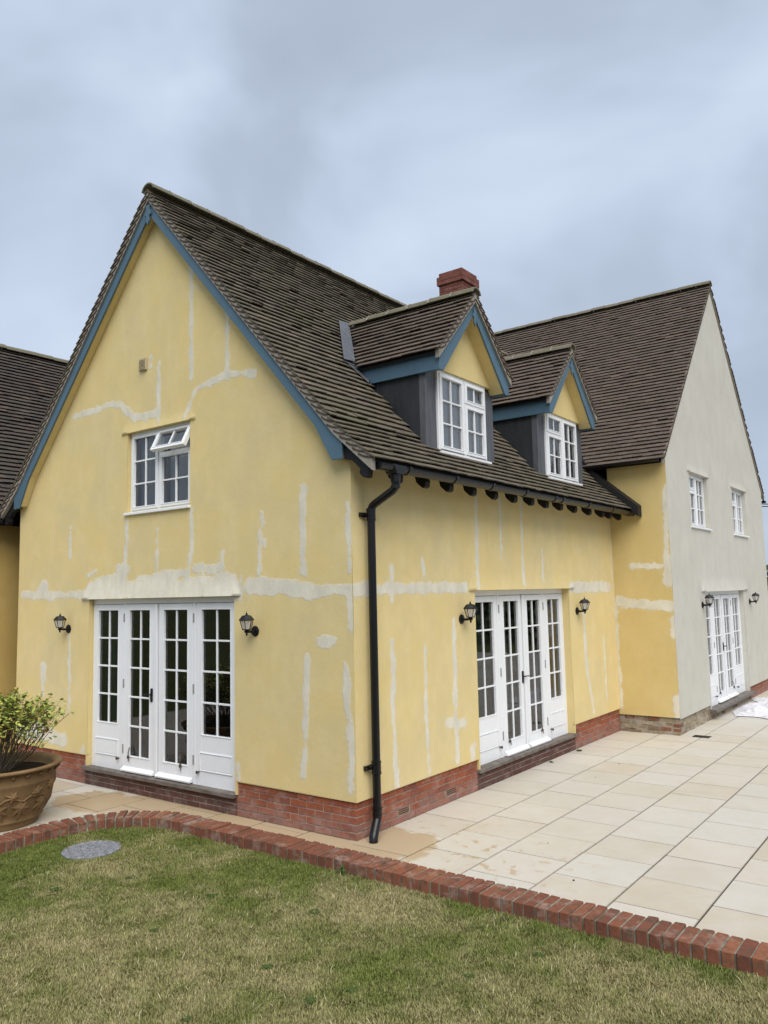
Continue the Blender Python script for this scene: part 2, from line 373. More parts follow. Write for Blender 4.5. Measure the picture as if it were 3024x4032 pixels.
def tiles(mb, P, eave_ridge, a0, a1, A, skip=None, gauge=.108, w=.178, t=.014, lift=.031, seed=1):
    """courses of plain tiles. P(s)->(point, tangent, normal) up the slope; A = unit vector along the eave"""
    rnd = random.Random(seed); s = 0.0; k = 0; S = eave_ridge; A = Vector(A)
    while s < S - .03:
        p, T, N = P(s); p = Vector(p); T = Vector(T); N = Vector(N)
        L = min(gauge * 1.35, S - s + .02)
        off = (w / 2 if k % 2 else 0) + rnd.uniform(-.01, .01); wav = rnd.uniform(-.003, .003)
        a = a0 - off
        while a < a1 - .01:
            b0 = max(a, a0) + .002; b1 = min(a + w, a1) - .002; a += w
            if b1 - b0 < .02: continue
            c = p + A * ((b0 + b1) / 2)
            if skip and skip(c): continue
            lf = lift + rnd.uniform(-.004, .005) + (.008 if rnd.random() < .04 else 0); sl = rnd.uniform(-.004, .004) + wav - (.02 if rnd.random() < .006 else 0); l2 = lf + rnd.uniform(-.003, .003); tl = rnd.uniform(-.0025, .0025)
            p0 = p + T * sl; p1 = p + T * (sl + L)
            mb.hexa([p0 + A * b0 + N * lf + T * tl, p0 + A * b1 + N * l2 - T * tl, p1 + A * b1 - N * .004, p1 + A * b0 - N * .004,
                     p0 + A * b0 + N * (lf + t) + T * tl, p0 + A * b1 + N * (l2 + t) - T * tl, p1 + A * b1 + N * (t - .004), p1 + A * b0 + N * (t - .004)])
        s += gauge; k += 1
def slope(points, A):
    """piecewise-linear path up a roof (3D points eave->ridge); returns P(s), length"""
    pts = [Vector(q) for q in points]; seg = [(b - a).length for a, b in zip(pts, pts[1:])]; A = Vector(A)
    def P(s):
        for a, b, l in zip(pts, pts[1:], seg):
            if s <= l or b is pts[-1]:
                T = (b - a).normalized(); N = T.cross(A)
                if N.z < 0: N = -N
                return a + T * s, T, N
            s -= l
    return P, sum(seg)
def ridge(mb, p0, p1, r=.13, n_len=.33, drop=.05, seed=3):
    """row of rounded ridge tiles from p0 to p1"""
    rnd = random.Random(seed); p0 = Vector(p0); p1 = Vector(p1); d = p1 - p0; L = d.length; d.normalize(); side = d.cross(Vector((0, 0, 1))).normalized()
    n = max(1, int(round(L / n_len)))
    for k in range(n):
        a = p0 + d * (L * k / n + .004); b = p0 + d * (L * (k + 1) / n - .004); j = rnd.uniform(-.006, .006)
        for q0, q1, rr in ((a, b, r), ):
            out0 = []; out1 = []; in0 = []; in1 = []
            for i in range(7):
                an = math.pi * (i / 6 - .5) * 0.86
                o = side * math.sin(an) * rr + Vector((0, 0, math.cos(an) * rr * .95 - drop + j)); 
                out0.append(mb.p(q0 + o)); out1.append(mb.p(q1 + o * 1.0 + Vector((0, 0, .006))))
                o2 = side * math.sin(an) * (rr - .02) + Vector((0, 0, math.cos(an) * (rr - .02) * .95 - drop + j))
                in0.append(mb.p(q0 + o2)); in1.append(mb.p(q1 + o2))
            for i in range(6):
                mb.f.append([out0[i], out0[i + 1], out1[i + 1], out1[i]]); mb.f.append([in0[i], in1[i], in1[i + 1], in0[i + 1]])
                mb.f.append([out0[i], in0[i], in0[i + 1], out0[i + 1]]); mb.f.append([out1[i], out1[i + 1], in1[i + 1], in1[i]])
            mb.f.append([out0[0], out1[0], in1[0], in0[0]]); mb.f.append([out0[6], in0[6], in1[6], out1[6]])
def ridge_joints(mb, p0, p1, r, n_len=.33, drop=.05):
    p0 = Vector(p0); p1 = Vector(p1); d = p1 - p0; L = d.length; d.normalize(); side = d.cross(Vector((0, 0, 1))).normalized(); n = max(1, int(round(L / n_len)))
    for k in range(1, n):
        q = p0 + d * (L * k / n); A = []; B = []
        for i in range(7):
            an = math.pi * (i / 6 - .5) * .86; o = side * math.sin(an) * (r + .006) + Vector((0, 0, math.cos(an) * (r + .006) * .95 - drop + .004))
            A.append(mb.p(q - d * .012 + o)); B.append(mb.p(q + d * .012 + o))
        for i in range(6): mb.f.append([A[i], A[i + 1], B[i + 1], B[i]])
def bricks(frame, u0, u1, z0, z1, n_face=0.0, bl=.232, bh=.077, depth=.1, seed=5, joint=.011, holes=(), first=0):
    """brick faces laid in stretcher bond; returns two MBs (bricks, mortar)"""
    rnd = random.Random(seed); b = MB(frame); m = MB(frame)
    n = max(1, int(round((z1 - z0) / bh))); bh = (z1 - z0) / n
    for k in range(n):
        u = u0 - (bl / 2 if (k + first) % 2 else 0)
        while u < u1 - .005:
            a, c = max(u, u0), min(u + bl, u1); u += bl
            if c - a < .03: continue
            za, zb = z0 + k * bh + joint / 2, z0 + (k + 1) * bh - joint / 2
            if any(h[0] < (a + c) / 2 < h[1] and h[2] < (za + zb) / 2 < h[3] for h in holes): continue
            f = n_face + rnd.uniform(-.002, .002) * (6 if joint > .015 else 1)
            l = a + (joint / 2 if a > u0 else 0); r = c - (joint / 2 if c < u1 else 0)
            b.box(l, r, n_face - depth, f, za, zb)
    m.box(u0 + .003, u1 - .003, n_face - depth - .01, n_face - .007, z0, z1 - .002)
    return b, m
PATCH_A = [
    ([(-2.516, 6.573), (-2.511, 5.151)], 0.034),
    ([(-1.851, 5.867), (-1.859, 5.097)], 0.032),
    ([(-1.409, 5.012), (-1.661, 5.06), (-1.953, 5.058), (-2.227, 5.032)], 0.045),
    ([(-2.227, 5.032), (-2.424, 5.0), (-2.51, 4.87), (-2.64, 4.668)], 0.034),
    ([(-3.154, 5.461), (-3.146, 4.695)], 0.032),
    ([(-5.059, 5.058), (-4.554, 5.057), (-4.268, 5.097), (-3.955, 5.057), (-3.817, 4.941), (-3.649, 4.822), (-3.389, 4.812), (-3.2, 4.823)], 0.046),
    ([(-3.319, 5.586), (-3.318, 5.452)], 0.034),
    ([(-3.543, 5.413), (-3.533, 5.401)], 0.034),
    ([(-5.101, 3.458), (-5.109, 3.033)], 0.034),
    ([(-3.803, 3.485), (-3.798, 3.223), (-3.829, 2.841)], 0.031),
    ([(-3.173, 3.35), (-3.168, 2.816)], 0.023),
    ([(-2.503, 3.504), (-2.502, 3.042), (-2.555, 2.794)], 0.032),
    ([(-1.95, 2.963), (-1.95, 2.772)], 0.029),
    ([(-4.70, 2.51), (-4.50, 2.60), (-1.80, 2.59), (-1.68, 2.50)], 0.085),
    ([(-4.60, 2.53), (-1.76, 2.52)], 0.090),
    ([(-4.45, 2.70), (-4.1, 2.73), (-3.8, 2.76)], 0.040),
    ([(-3.55, 2.70), (-3.1, 2.72)], 0.045),
    ([(-3.05, 2.72), (-2.6, 2.74)], 0.060),
    ([(-2.0, 2.70), (-1.75, 2.66)], 0.034),
    ([(-2.444, 2.79), (-2.015, 2.774)], 0.050),
    ([(-3.96, 2.868), (-3.773, 2.828)], 0.050),
    ([(-4.663, 2.766), (-4.463, 2.841)], 0.023),
    ([(-6.342, 2.549), (-5.685, 2.512), (-5.114, 2.527), (-4.778, 2.497)], 0.050),
    ([(-5.76, 2.67), (-5.69, 2.52)], 0.075),
    ([(-5.9, 2.56), (-5.55, 2.50)], 0.075),
    ([(-5.088, 1.954), (-5.055, 0.923)], 0.029),
    ([(-5.725, 1.50), (-5.723, 1.33)], 0.060),
    ([(-5.736, 1.263), (-5.731, 1.118)], 0.034),
    ([(-5.928, 0.60), (-5.2, 0.52)], 0.095),
    ([(-6.591, 0.592), (-5.928, 0.596)], 0.140),
    ([(-1.712, 0.564), (-1.693, 0.416)], 0.045),
    ([(-4.713, 0.458), (-4.74, 0.41)], 0.034),
    ([(-1.638, 2.681), (-1.626, 2.368)], 0.017),
    ([(-1.298, 3.371), (-1.293, 3.215)], 0.023),
    ([(-1.322, 3.155), (-1.335, 2.938), (-1.341, 2.722)], 0.028),
    ([(-1.236, 3.056), (-1.269, 2.981)], 0.021),
    ([(-0.671, 3.592), (-0.68, 2.684)], 0.046),
    ([(-0.053, 3.373), (-0.042, 3.072), (-0.042, 2.676)], 0.030),
    ([(-1.493, 2.54), (-1.188, 2.549), (-0.614, 2.491)], 0.090),
    ([(-0.614, 2.491), (-0.065, 2.487)], 0.055),
    ([(-0.056, 2.487), (-0.033, 2.297), (-0.029, 2.089)], 0.034),
    ([(-0.449, 1.957), (-0.298, 1.96)], 0.055),
    ([(-0.639, 1.781), (-0.67, 1.003), (-0.71, 0.561)], 0.037),
    ([(-0.103, 1.712), (-0.111, 1.353), (-0.067, 1.114), (-0.056, 0.74), (-0.082, 0.484)], 0.040),
]
PATCH_B = [
    ([(0.032, 2.492), (1.464, 2.496)], 0.065),
    ([(0.673, 2.726), (0.684, 2.352)], 0.034),
    ([(1.282, 2.821), (1.326, 2.576)], 0.029),
    ([(0.663, 2.498), (2.22, 2.486)], 0.060),
    ([(2.56, 3.644), (2.53, 2.513)], 0.034),
    ([(3.208, 3.667), (3.183, 2.85)], 0.025),
    ([(3.823, 3.684), (3.806, 2.526)], 0.034),
    ([(4.447, 3.032), (4.433, 2.57)], 0.023),
    ([(5.397, 2.476), (7.009, 2.473)], 0.080),
    ([(1.924, 2.108), (1.904, 1.008), (1.924, 0.439)], 0.040),
    ([(1.749, 0.911), (2.09, 0.851)], 0.060),
    ([(2.286, 0.544), (2.278, 0.425)], 0.050),
    ([(5.873, 2.05), (5.923, 1.117), (6.089, 0.461)], 0.032),
    ([(5.871, 1.696), (5.882, 1.121)], 0.046),
    ([(6.662, 1.636), (6.672, 0.583)], 0.025),
    ([(5.293, 0.808), (5.289, 0.444)], 0.025),
    ([(7.236, 2.957), (7.265, 2.144), (7.322, 1.197), (7.298, 0.371)], 0.032),
    ([(7.267, 3.659), (7.251, 2.958)], 0.023),
    ([(0.66, 1.928), (0.654, 1.089), (0.681, 0.401)], 0.037),
    ([(1.293, 1.838), (1.276, 1.189), (1.307, 0.409)], 0.029),
]
PATCH_S = [
    ([(0.331, 2.809), (0.867, 2.799)], 0.050),
    ([(0.082, 2.196), (0.912, 2.119)], 0.090),
    ([(0.959, 2.914), (0.935, 2.508)], 0.090),
    ([(0.999, 1.9), (0.983, 1.633)], 0.050),
    ([(0.999, 0.608), (0.979, 0.279)], 0.070),
    ([(0.995, 4.14), (0.932, 2.916)], 0.046),
    ([(0.007, 2.145), (0.019, 0.379)], 0.029),
]
WEEDS = [(-0.158, -2.309, 0.06), (-1.678, -0.816, 0.05), (-1.609, -2.249, 0.09), (-0.328, -1.583, 0.08), (1.076, -2.998, 0.06), (-1.296, -1.683, 0.09), (0.638, -1.361, 0.09), (1.687, -2.168, 0.06), (1.557, -2.419, 0.07), (2.21, -1.594, 0.06), (2.456, -1.055, 0.06), (-2.218, -2.086, 0.06), (1.005, -2.243, 0.07)]
# ------------------------------------------------------------------ ground
def plane(name, pts, material, kind='structure'):
    mb = MB(); mb.poly(pts); o = mb.build(name, material); return tag(o, kind=kind)
tag(plane('ground', [(-1500, -1500, -.16), (1500, -1500, -.16), (1500, 1500, -.16), (-1500, 1500, -.16)], 'far_ground'), 'flat grassy ground stretching away beyond the garden', 'ground')
KX, KY, KR = -2.12, -1.42, 1.0            # centre and mid radius of the kerb's curve
mb = MB(); LN = [(-2.98, -14, -.105), (14, -14, -.105), (14, -.5, -.105), (KX, -.5, -.105)]
LN += [(KX - .9 * math.sin(a), KY + .9 * math.cos(a), -.105) for a in np.linspace(.1, math.pi / 2, 10)]
mb.poly(LN); tag(mb.build('lawn_ground', 'turf_soil'), 'dry turf soil under the lawn', 'ground', kind='structure')

def ymin(x):
    if x > KX: return -.42
    if x < KX - KR: return -99.0
    return KY + math.sqrt(max(0, KR * KR - (x - KX) ** 2))
slab = MB(); PX, PY = .6555, .6475; rnd = random.Random(11)
for ci in range(-14, 19):
    x0 = .655 + (ci - 1) * PX + .009; x1 = x0 + PX - .018

    if ci == 0: x0 = -.10
    ph = .258 if ci % 2 == 1 else -.066
    for rj in range(-14, 34):
        y0 = ph + rj * PY + .0065; y1 = y0 + PY - .013
        if x1 < -.12 and y0 > -.02 and x0 > -6.4: continue
        if x1 < .0 and y0 > 0.3 : continue
        xs = sorted(set([x0, x1] + ([x0 + (x1 - x0) * k / 12 for k in range(1, 12)] if x0 < KX and x1 > KX - KR else [])))
        lo = []
        for x in xs:
            if x0 < KX - KR < x1 and abs(x - (KX - KR)) < .03: pass
            lo.append((x, max(y0, ymin(x))))
        if x0 < KX - KR < x1:
            yy = max(y0, KY); lo = [(x, y) for x, y in lo if x < KX - KR] + [(KX - KR, max(y0, min(KY, y1) if y0 < KY else y0)), (KX - KR + .001, max(y0, KY))] + [(x, y) for x, y in lo if x > KX - KR + .002]
        if all(y >= y1 - .01 for x, y in lo): continue
        lo = [(x, min(y, y1)) for x, y in lo if not (y >= y1)] if any(y >= y1 for x, y in lo) else lo
        if len(lo) < 2: continue
        xa, xb = lo[0][0], lo[-1][0]; h = rnd.uniform(-.0015, .0015)
        ring = [(x, y, h) for x, y in lo] + [(xb, y1, h), (xa, y1, h)]
        slab.prism([(x, y, z - .03) for x, y, z in ring], (0, 0, .03))
patio = slab.build('patio', 'stone_slab', bevel=0); tag(patio, 'patio of square cream stone slabs with dark joints', 'patio', kind='structure')
mb = MB()
mb.poly([(-9, -10, -.012), (-3.15, -10, -.012), (-3.15, -1.35, -.012), (-2.9, -.7, -.012), (-2.2, -.4, -.012), (12.5, -.4, -.012), (12.5, 22, -.012), (-9, 22, -.012)])
tag(mb.build('patio_bed', 'joint_grout'), 'dark mortar bed showing in the patio joints', 'ground', kind='structure')

# brick-on-edge kerb between lawn and patio
kerb = empty('brick_edging', (0, -.42, 0)); tag(kerb, 'low red brick-on-edge kerb curving between lawn and patio', 'kerb')
kb = MB(); km = MB(); rnd = random.Random(4)
path = []                                     # (x, y, tangent angle) at the lawn-side face
pitch = .0967; x = 12.0
while x > KX: path.append((x, -.56, 0.0)); x -= pitch
n = int(round((math.pi / 2) * .86 / pitch))
for k in range(1, n + 1):
    a = (k / n) * math.pi / 2; path.append((KX - .86 * math.sin(a), KY + .86 * math.cos(a), a))
y = KY - pitch
while y > -9: path.append((KX - .86 - .035 * max(0, min(1, (-1.5 - y))), y, math.pi / 2)); y -= pitch
for px_, py_, a in path:
    T = Vector((math.cos(a), math.sin(a), 0)); O = Vector((-math.sin(a), math.cos(a), 0))
    c = Vector((px_, py_, 0)) + O * rnd.uniform(-.006, .006); hwid = .0405 + rnd.uniform(-.002, .002); D = .285 + rnd.uniform(-.004, .004)
    hwo = hwid * (1.0 if a == 0 or a == math.pi / 2 else 1.15)
    z1 = .03 + rnd.uniform(-.006, .006); zt = rnd.uniform(-.005, .005); tw = rnd.uniform(-.003, .003)
    kb.hexa([c - T * hwid + Vector((0, 0, -.17)), c + T * hwid + Vector((0, 0, -.17)), c + T * hwo + O * D + Vector((0, 0, -.17)), c - T * hwo + O * D + Vector((0, 0, -.17)),
             c - T * (hwid + tw) + Vector((0, 0, z1)), c + T * (hwid - tw) + Vector((0, 0, z1 + zt)), c + T * hwo + O * D + Vector((0, 0, z1 + zt)), c - T * hwo + O * D + Vector((0, 0, z1))])
kb.build('brickwork', 'kerb_brick', kerb, bevel=.006, origin=None).location = (0, .42, 0)
for (ax_, ay_, aa), (bx_, by_, ab) in zip(path, path[1:]):
    for A_, B_ in (((ax_, ay_, aa), (bx_, by_, ab)),):
        Oa = Vector((-math.sin(aa), math.cos(aa), 0)); Ob = Vector((-math.sin(ab), math.cos(ab), 0)); a_ = Vector((ax_, ay_, 0)); b_ = Vector((bx_, by_, 0))
        zz = Vector((0, 0, .018)); zl = Vector((0, 0, -.17))
        p = [b_ + Ob * .012, a_ + Oa * .012, a_ + Oa * .27, b_ + Ob * .27]
        km.hexa([q + zl for q in p] + [q + zz for q in p])
km.build('mortar', 'kerb_mortar', kerb).location = (0, .42, 0)

# ------------------------------------------------------------------ the house
house = empty('country_house'); tag(house, 'yellow rendered house with blue bargeboards, two dormers and a cream gabled wing', 'house')
OA = (-4.62, -1.75, .235, 2.415); WA = (-3.795, -2.532, 3.565, 4.63)
OB = (2.446, 5.326, .235, 2.415)
zA = lambda u: 7.66 - 1.138 * np.abs(u - MID)
wall_sheet('gable_wall', FA, -6.45, 0.0, .385, 7.7, zA, [(OA[0], OA[1], .3, 2.452), WA], PATCH_A,
           [(-4.79, -1.645, 2.452, 2.73, .035, .5), (-3.93, -2.43, 4.63, 4.78, .02, .4)], 'yellow_render', house)
wall_sheet('long_wall', FB, 0.0, WY0, .385, 3.98, None, [(OB[0], OB[1], .3, 2.455)], PATCH_B, [(2.30, 5.52, 2.455, 2.68, .03, .5)], 'yellow_render', house)
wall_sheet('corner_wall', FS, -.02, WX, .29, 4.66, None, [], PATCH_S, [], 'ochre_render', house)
VD = (9.17, 12.21, .185, 2.30); V1 = (8.609, 9.83, 3.54, 4.55); V2 = (11.763, 12.97, 3.54, 4.55)
zW = lambda y: 8.74 - 1.075 * np.abs(y - WYM)
wall_sheet('cream_gable_wall', FW, WY0, WY1, .27, 8.8, zW, [(VD[0], VD[1], .2, 2.34), V1, V2], [],
           [(8.98, 12.56, 2.34, 2.62, .035, .5), (8.5, 9.96, 4.55, 4.7, .02, .4), (11.66, 13.09, 4.55, 4.7, .02, .4)], 'cream_render', house)
# hidden core so no light leaks (butts behind the wall sheets)
for bx_ in ((-6.43, -6.40, .02, 9.0, 0, 4.2), (-6.39, -.99, 1.04, 1.08, 0, 4.2), (-.98, -.94, 1.1, WY0, 0, 4.0), (-8, .94, WY1 - .04, WY1 - .01, 0, 4.6), (-.93, .93, WY0 + .16, WY0 + .20, 0, 4.5)):
    mb = MB(); mb.box(*bx_); mb.build('inner_wall', 'dark_interior', house)
# bottom edge of the render, an overhanging drip over the brick plinth
for bx_ in ((-6.45, OA[0], .002, .03), (OA[1], -.001, .002, .03), (-.03, -.002, .031, OB[0]), (-.03, -.002, OB[1], WY0)):
    mb = MB(); mb.box(*bx_, .377, .386); mb.build('render_drip', 'reveal_render', house)

def plinth(name, parts, bmat='plinth_brick', mmat='brick_mortar'):
    B = MB(); M = MB()
    for b, m_ in parts:
        for dst, src in ((B, b), (M, m_)):
            o = len(dst.v); dst.v += src.v; dst.f += [[i + o for i in f] for f in src.f]
    p = B.build(name, bmat, house, bevel=.003); M.build('mortar', mmat, p); return p
q = -.022
for args, mt in (((FA, -6.45, -4.69, 0, .378, q, .232, .077, .1, 1), 'plinth_brick'), ((FA, -1.74, q, 0, .378, q, .232, .077, .1, 2), 'plinth_brick'),
                 ((FB, -q, 2.40, 0, .378, q, .232, .077, .1, 3, .011, [(.72, .94, .08, .16), (1.67, 1.90, .08, .16)], 1), 'plinth_brick'), ((FB, 5.36, WY0 + .06, 0, .378, q, .232, .077, .1, 4), 'plinth_brick'),
                 ((FW, VD[1] + .1, WY1, -.04, .265, -.03, .232, .077, .1, 10), 'plinth_brick')):
    plinth('plinth', [bricks(*args)], mt)
plinth('step_course', [bricks(FA, -4.69, -1.74, 0, .192, q + .004, bh=.064, seed=6)], 'dark_brick')
plinth('step_course', [bricks(FB, 2.40, 5.36, 0, .205, q + .004, bh=.068, seed=7)], 'dark_brick')
for args in ((FS, -.05, WX - .03, -.02, .285, -.03, .2, .075, .1, 8, .02), (FW, WY0 + .03, VD[0] - .05, -.02, .265, -.03, .21, .077, .1, 9, .02), (FW, VD[0] - .05, VD[1] + .1, -.02, .13, -.03, .21, .077, .1, 19, .02)):
    plinth('plinth', [bricks(*args)], 'old_brick')
# air bricks
for (y, z) in ((.829, .117), (1.787, .12)):
    mb = MB(FB); mb.box(y - .105, y + .105, -.06, -.026, z - .036, z + .036)
    ab = mb.build('air_brick', 'terracotta_vent', house)
    mb = MB(FB)
    for i in range(10):
        for j in range(3): 
            cx_, cz_ = y - .088 + i * .0196, z - .021 + j * .021
            mb.box(cx_ - .006, cx_ + .006, -.027, -.0235, cz_ - .007, cz_ + .007)
    mb.build('vent_holes', 'dark_interior', ab)

# ------------------------------------------------------------------ openings
def outward(o, frame):
    d = Vector(frame(0, 1, 0)) - Vector(frame(0, 0, 0)); me = o.data
    for p in me.polygons:
        if p.normal.dot(d) < 0: p.flip()
    me.update()
def reveal(frame, o, depth, parent, material='reveal_render', bottom=True):
    a, b, z0, z1 = o; mb = MB(frame)
    mb.box(a - .03, a, -depth, -.001, z0, z1); mb.box(b, b + .03, -depth, -.001, z0, z1); mb.box(a - .03, b + .03, -depth, .004, z1, z1 + .02)
    if bottom: mb.box(a - .03, b + .03, -depth, -.001, z0 - .02, z0)
    return mb.build('reveal', material, parent)
def interior(frame, o, depth, parent, d2=.85):
    a, b, z0, z1 = o; mb = MB(frame); n0 = -depth - .07; n1 = -depth - d2
    A = [(a - .1, n1, z0 - .05), (b + .1, n1, z0 - .05), (b + .1, n1, z1 + .1), (a - .1, n1, z1 + .1)]
    F = [(a - .1, n0, z0 - .05), (b + .1, n0, z0 - .05), (b + .1, n0, z1 + .1), (a - .1, n0, z1 + .1)]
    mb.poly(A)
    for k in range(4): mb.poly([F[k], F[(k + 1) % 4], A[(k + 1) % 4], A[k]])
    return mb.build('room_interior', 'dark_interior', parent)
def grid_frame(mb, u0, u1, z0, z1, n0, n1, g0, g1, h0, h1, cols, rows, bar=.022):
    """leaf u0..u1 x z0..z1 with a glazed area g0..g1 x h0..h1 divided by glazing bars"""
    mb.box(u0, g0, n0, n1, z0, z1); mb.box(g1, u1, n0, n1, z0, z1); mb.box(g0, g1, n0, n1, h1, z1); mb.box(g0, g1, n0, n1, z0, h0)
    m_ = n1 - .012
    for k in range(1, cols):
        c = g0 + (g1 - g0) * k / cols; mb.box(c - bar / 2, c + bar / 2, n0 + .005, m_, h0, h1)
    for k in range(1, rows):
        c = h0 + (h1 - h0) * k / rows
        for q in range(cols):
            a = g0 + (g1 - g0) * q / cols + (bar / 2 if q else 0); b = g0 + (g1 - g0) * (q + 1) / cols - (bar / 2 if q < cols - 1 else 0)
            mb.box(a, b, n0 + .006, m_ - .001, c - bar / 2, c + bar / 2)
    # bead round the glass
    for a, b, c, d in ((g0 - .012, g1 + .012, h1, h1 + .012), (g0 - .012, g1 + .012, h0 - .012, h0), (g0 - .012, g0, h0, h1), (g1, g1 + .012, h0, h1)):
        mb.box(a, b, n1 - .002, n1 + .006, c, d)
def glass(frame, rects, n, parent):
    mb = MB(frame)
    for a, b, c, d in rects: mb.poly([(a, n, c), (b, n, c), (b, n, d), (a, n, d)])
    o = mb.build('glass', 'glass', parent); outward(o, frame); return o

def french_doors(frame, o, depth, sl, d1, d2, sr, label, root, handle_side, curtain=None, step=None):
    a, b, z0, z1 = o; n1 = -depth; n0 = n1 - .06
    fr = MB(frame)
    fr.box(a, b, n0, n1 - .004, z1 - .035, z1 + .045); fr.box(a, sl[0], n0, n1 - .004, z0, z1 - .035); fr.box(sr[1], b, n0, n1 - .004, z0, z1 - .035)
    for p, q in ((sl[1], d1[0]), (d2[1], sr[0])): fr.box(p, q, n0, n1 + .004, z0, z1 - .035)
    F = fr.build('french_doors', 'white_paint', root, bevel=.003); F['label'] = label
    zt = z1 - .04; g_top = z1 - .118
    for k, (p, q) in enumerate((sl, d1, d2, sr)):
        side = k in (0, 3); ins = .10 if not side else .105
        g0, g1 = p + ins, q - ins * (.95 if not side else 1); h0 = .83 if side else .445
        if z1 < 2.35: h0 -= .06
        mb = MB(frame); rows = 4 if side else 5; nn = n1 + (.0 if side else .006)
        grid_frame(mb, p + .003, q - .003, (z0 + .004) if side else z0 + .03, zt, nn - .05, nn, g0, g1, h0, g_top, 2, rows)
        if side:
            zz0, zz1 = .41 - (.05 if z1 < 2.35 else 0), .625 - (.05 if z1 < 2.35 else 0)
            for r in ((g0 - .03, g1 + .03, zz1 - .014, zz1), (g0 - .03, g1 + .03, zz0, zz0 + .014), (g0 - .03, g0 - .018, zz0 + .014, zz1 - .014), (g1 + .018, g1 + .03, zz0 + .014, zz1 - .014)):
                mb.box(r[0], r[1], nn - .001, nn + .010, r[2], r[3])
            mb.box(g0 - .01, g1 + .01, nn - .001, nn + .005, zz0 + .022, zz1 - .022)
        L = mb.build('sidelight' if side else 'door', 'white_paint', F, bevel=.0025)
        glass(frame, [(g0, g1, h0, g_top)], nn - .028, F)
        if side:        # little catch knob that holds the opened door back
            mb = MB(); c = Vector(frame((q - .06) if k == 0 else (p + .06), nn, z0 + .16)); N = Vector(frame(0, 1, 0)) - Vector(frame(0, 0, 0))
            mb.tube([c, c + N * .03], .011, 8); mb.tube([c + N * .03, c + N * .042], .019, 8); mb.build('door_stop', 'bronze_metal', F)
        else:
            mb = MB(); u = (p + .12) if k == 1 else (q - .2); c = Vector(frame(u, nn, z0 + .20)); N = Vector(frame(0, 1, 0)) - Vector(frame(0, 0, 0)); U = Vector(frame(1, 0, 0)) - Vector(frame(0, 0, 0))
            mb.tube([c + Vector((0, 0, .12)) - U * .03 * (1 if k == 2 else 0), c + N * .02 + Vector((0, 0, .06)), c + N * .02, c + N * .03 + Vector((0, 0, -.05)) + U * .02], .006, 6); mb.lathe([(.016, -.02), (.018, 0), (.012, .02)], c + N * .02, 8)
            mb.build('cabin_hook', 'bronze_metal', F)
            mb = MB(frame); mb.prism([(p + .0, nn, z0 + .022), (p + .0, nn + .055, z0 + .022), (p + .0, nn + .058, z0 + .042), (p + .0, nn, z0 + .078)], (q - p + .02 if k == 1 else q - p, 0, 0))
            mb.build('weatherboard', 'white_paint', F, bevel=.002)
    # covering strip where the doors meet
    c = (d1[1] + d2[0]) / 2; mb = MB(frame); mb.box(c - .026, c + .026, n1 - .02, n1 + .022, z0 + .03, zt); mb.build('astragal', 'white_paint', F, bevel=.003)
    # handle on its long back plate
    hu = d1[1] - .045 if handle_side < 0 else d1[1] - .03; mb = MB(frame); hz = 1.235
    pl = [(hu + .020 * math.sin(t_) , n1 + .006, hz + (.085 if math.cos(t_) > 0 else -.085) * (.8 + .2 * abs(math.cos(t_)))) for t_ in np.linspace(0, 2 * math.pi, 17)[:-1]]
    mb.prism(pl, (0, .012, 0)); 
    mb.tube([(hu, n1 + .01, hz + .01), (hu, n1 + .055, hz + .01)], .009, 8)
    s_ = -1 if handle_side < 0 else 1
    mb.tube([(hu, n1 + .05, hz + .01), (hu + s_ * .04, n1 + .056, hz + .014), (hu + s_ * .10, n1 + .05, hz + .004), (hu + s_ * .115, n1 + .045, hz + .008)], [.008, .008, .007, .01], 8)
    mb.build('handle', 'black_metal' if handle_side < 0 else 'black_metal', F)
    for p in (sl[1] + (d1[0] - sl[1]) * .6, d2[1] + (sr[0] - d2[1]) * .35):
        for z in (z1 - .215, z0 + 1.12, z0 + .29):
            mb = MB(frame); mb.box(p - .011, p + .011, n1 + .002, n1 + .010, z - .055, z + .055); mb.tube([(p, n1 + .01, z - .055), (p, n1 + .01, z + .055)], .006, 6)
            mb.build('hinge', 'hinge_metal', F)
    reveal(frame, (a, b, z0, z1 + .037), depth + .06, F, 'reveal_render' if z1 > 2.35 else 'cream_render', bottom=False)
    interior(frame, o, depth, F)
    if step:
        mb = MB(frame); s0, s1, pr, zb, zt_ = step; mb.box(s0, s1, -depth - .05, pr, zb, zt_); mb.build('doorstep', 'slate_step', F, bevel=.006)
    for (c0, c1, cm) in (curtain or ()):
        mb = MB(frame); N_ = 40; nn = -depth - .16; prev = None
        for i in range(N_ + 1):
            u = c0 + (c1 - c0) * i / N_; w_ = nn + .03 * math.sin(i * 1.9) + .01 * math.sin(i * .7)
            cur = (mb.p((u, w_, z0 + .05)), mb.p((u, w_, z1 - .05)))
            if prev: mb.f.append([prev[0], cur[0], cur[1], prev[1]])
            prev = cur
        mb.build('curtain', cm, F, smooth=True)
    return F
french_doors(FA, OA, .07, (-4.60, -3.95), (-3.90, -3.285), (-3.20, -2.555), (-2.50, -1.79), 'white french doors in the gable wall', house, -1,
             curtain=[(-4.55, -4.25, 'green_curtain'), (-4.2, -4.05, 'curtain_fabric')], step=(-4.69, -1.74, .04, .195, .245))
french_doors(FB, OB, .11, (2.50, 3.205), (3.275, 3.895), (3.975, 4.585), (4.655, 5.28), 'white french doors in the long wall', house, 1,
             curtain=[(2.55, 3.15, 'green_curtain'), (3.3, 3.7, 'curtain_fabric')], step=(2.40, 5.37, .03, .208, .252))
k = lambda t_: VD[0] + (VD[1] - VD[0]) * t_
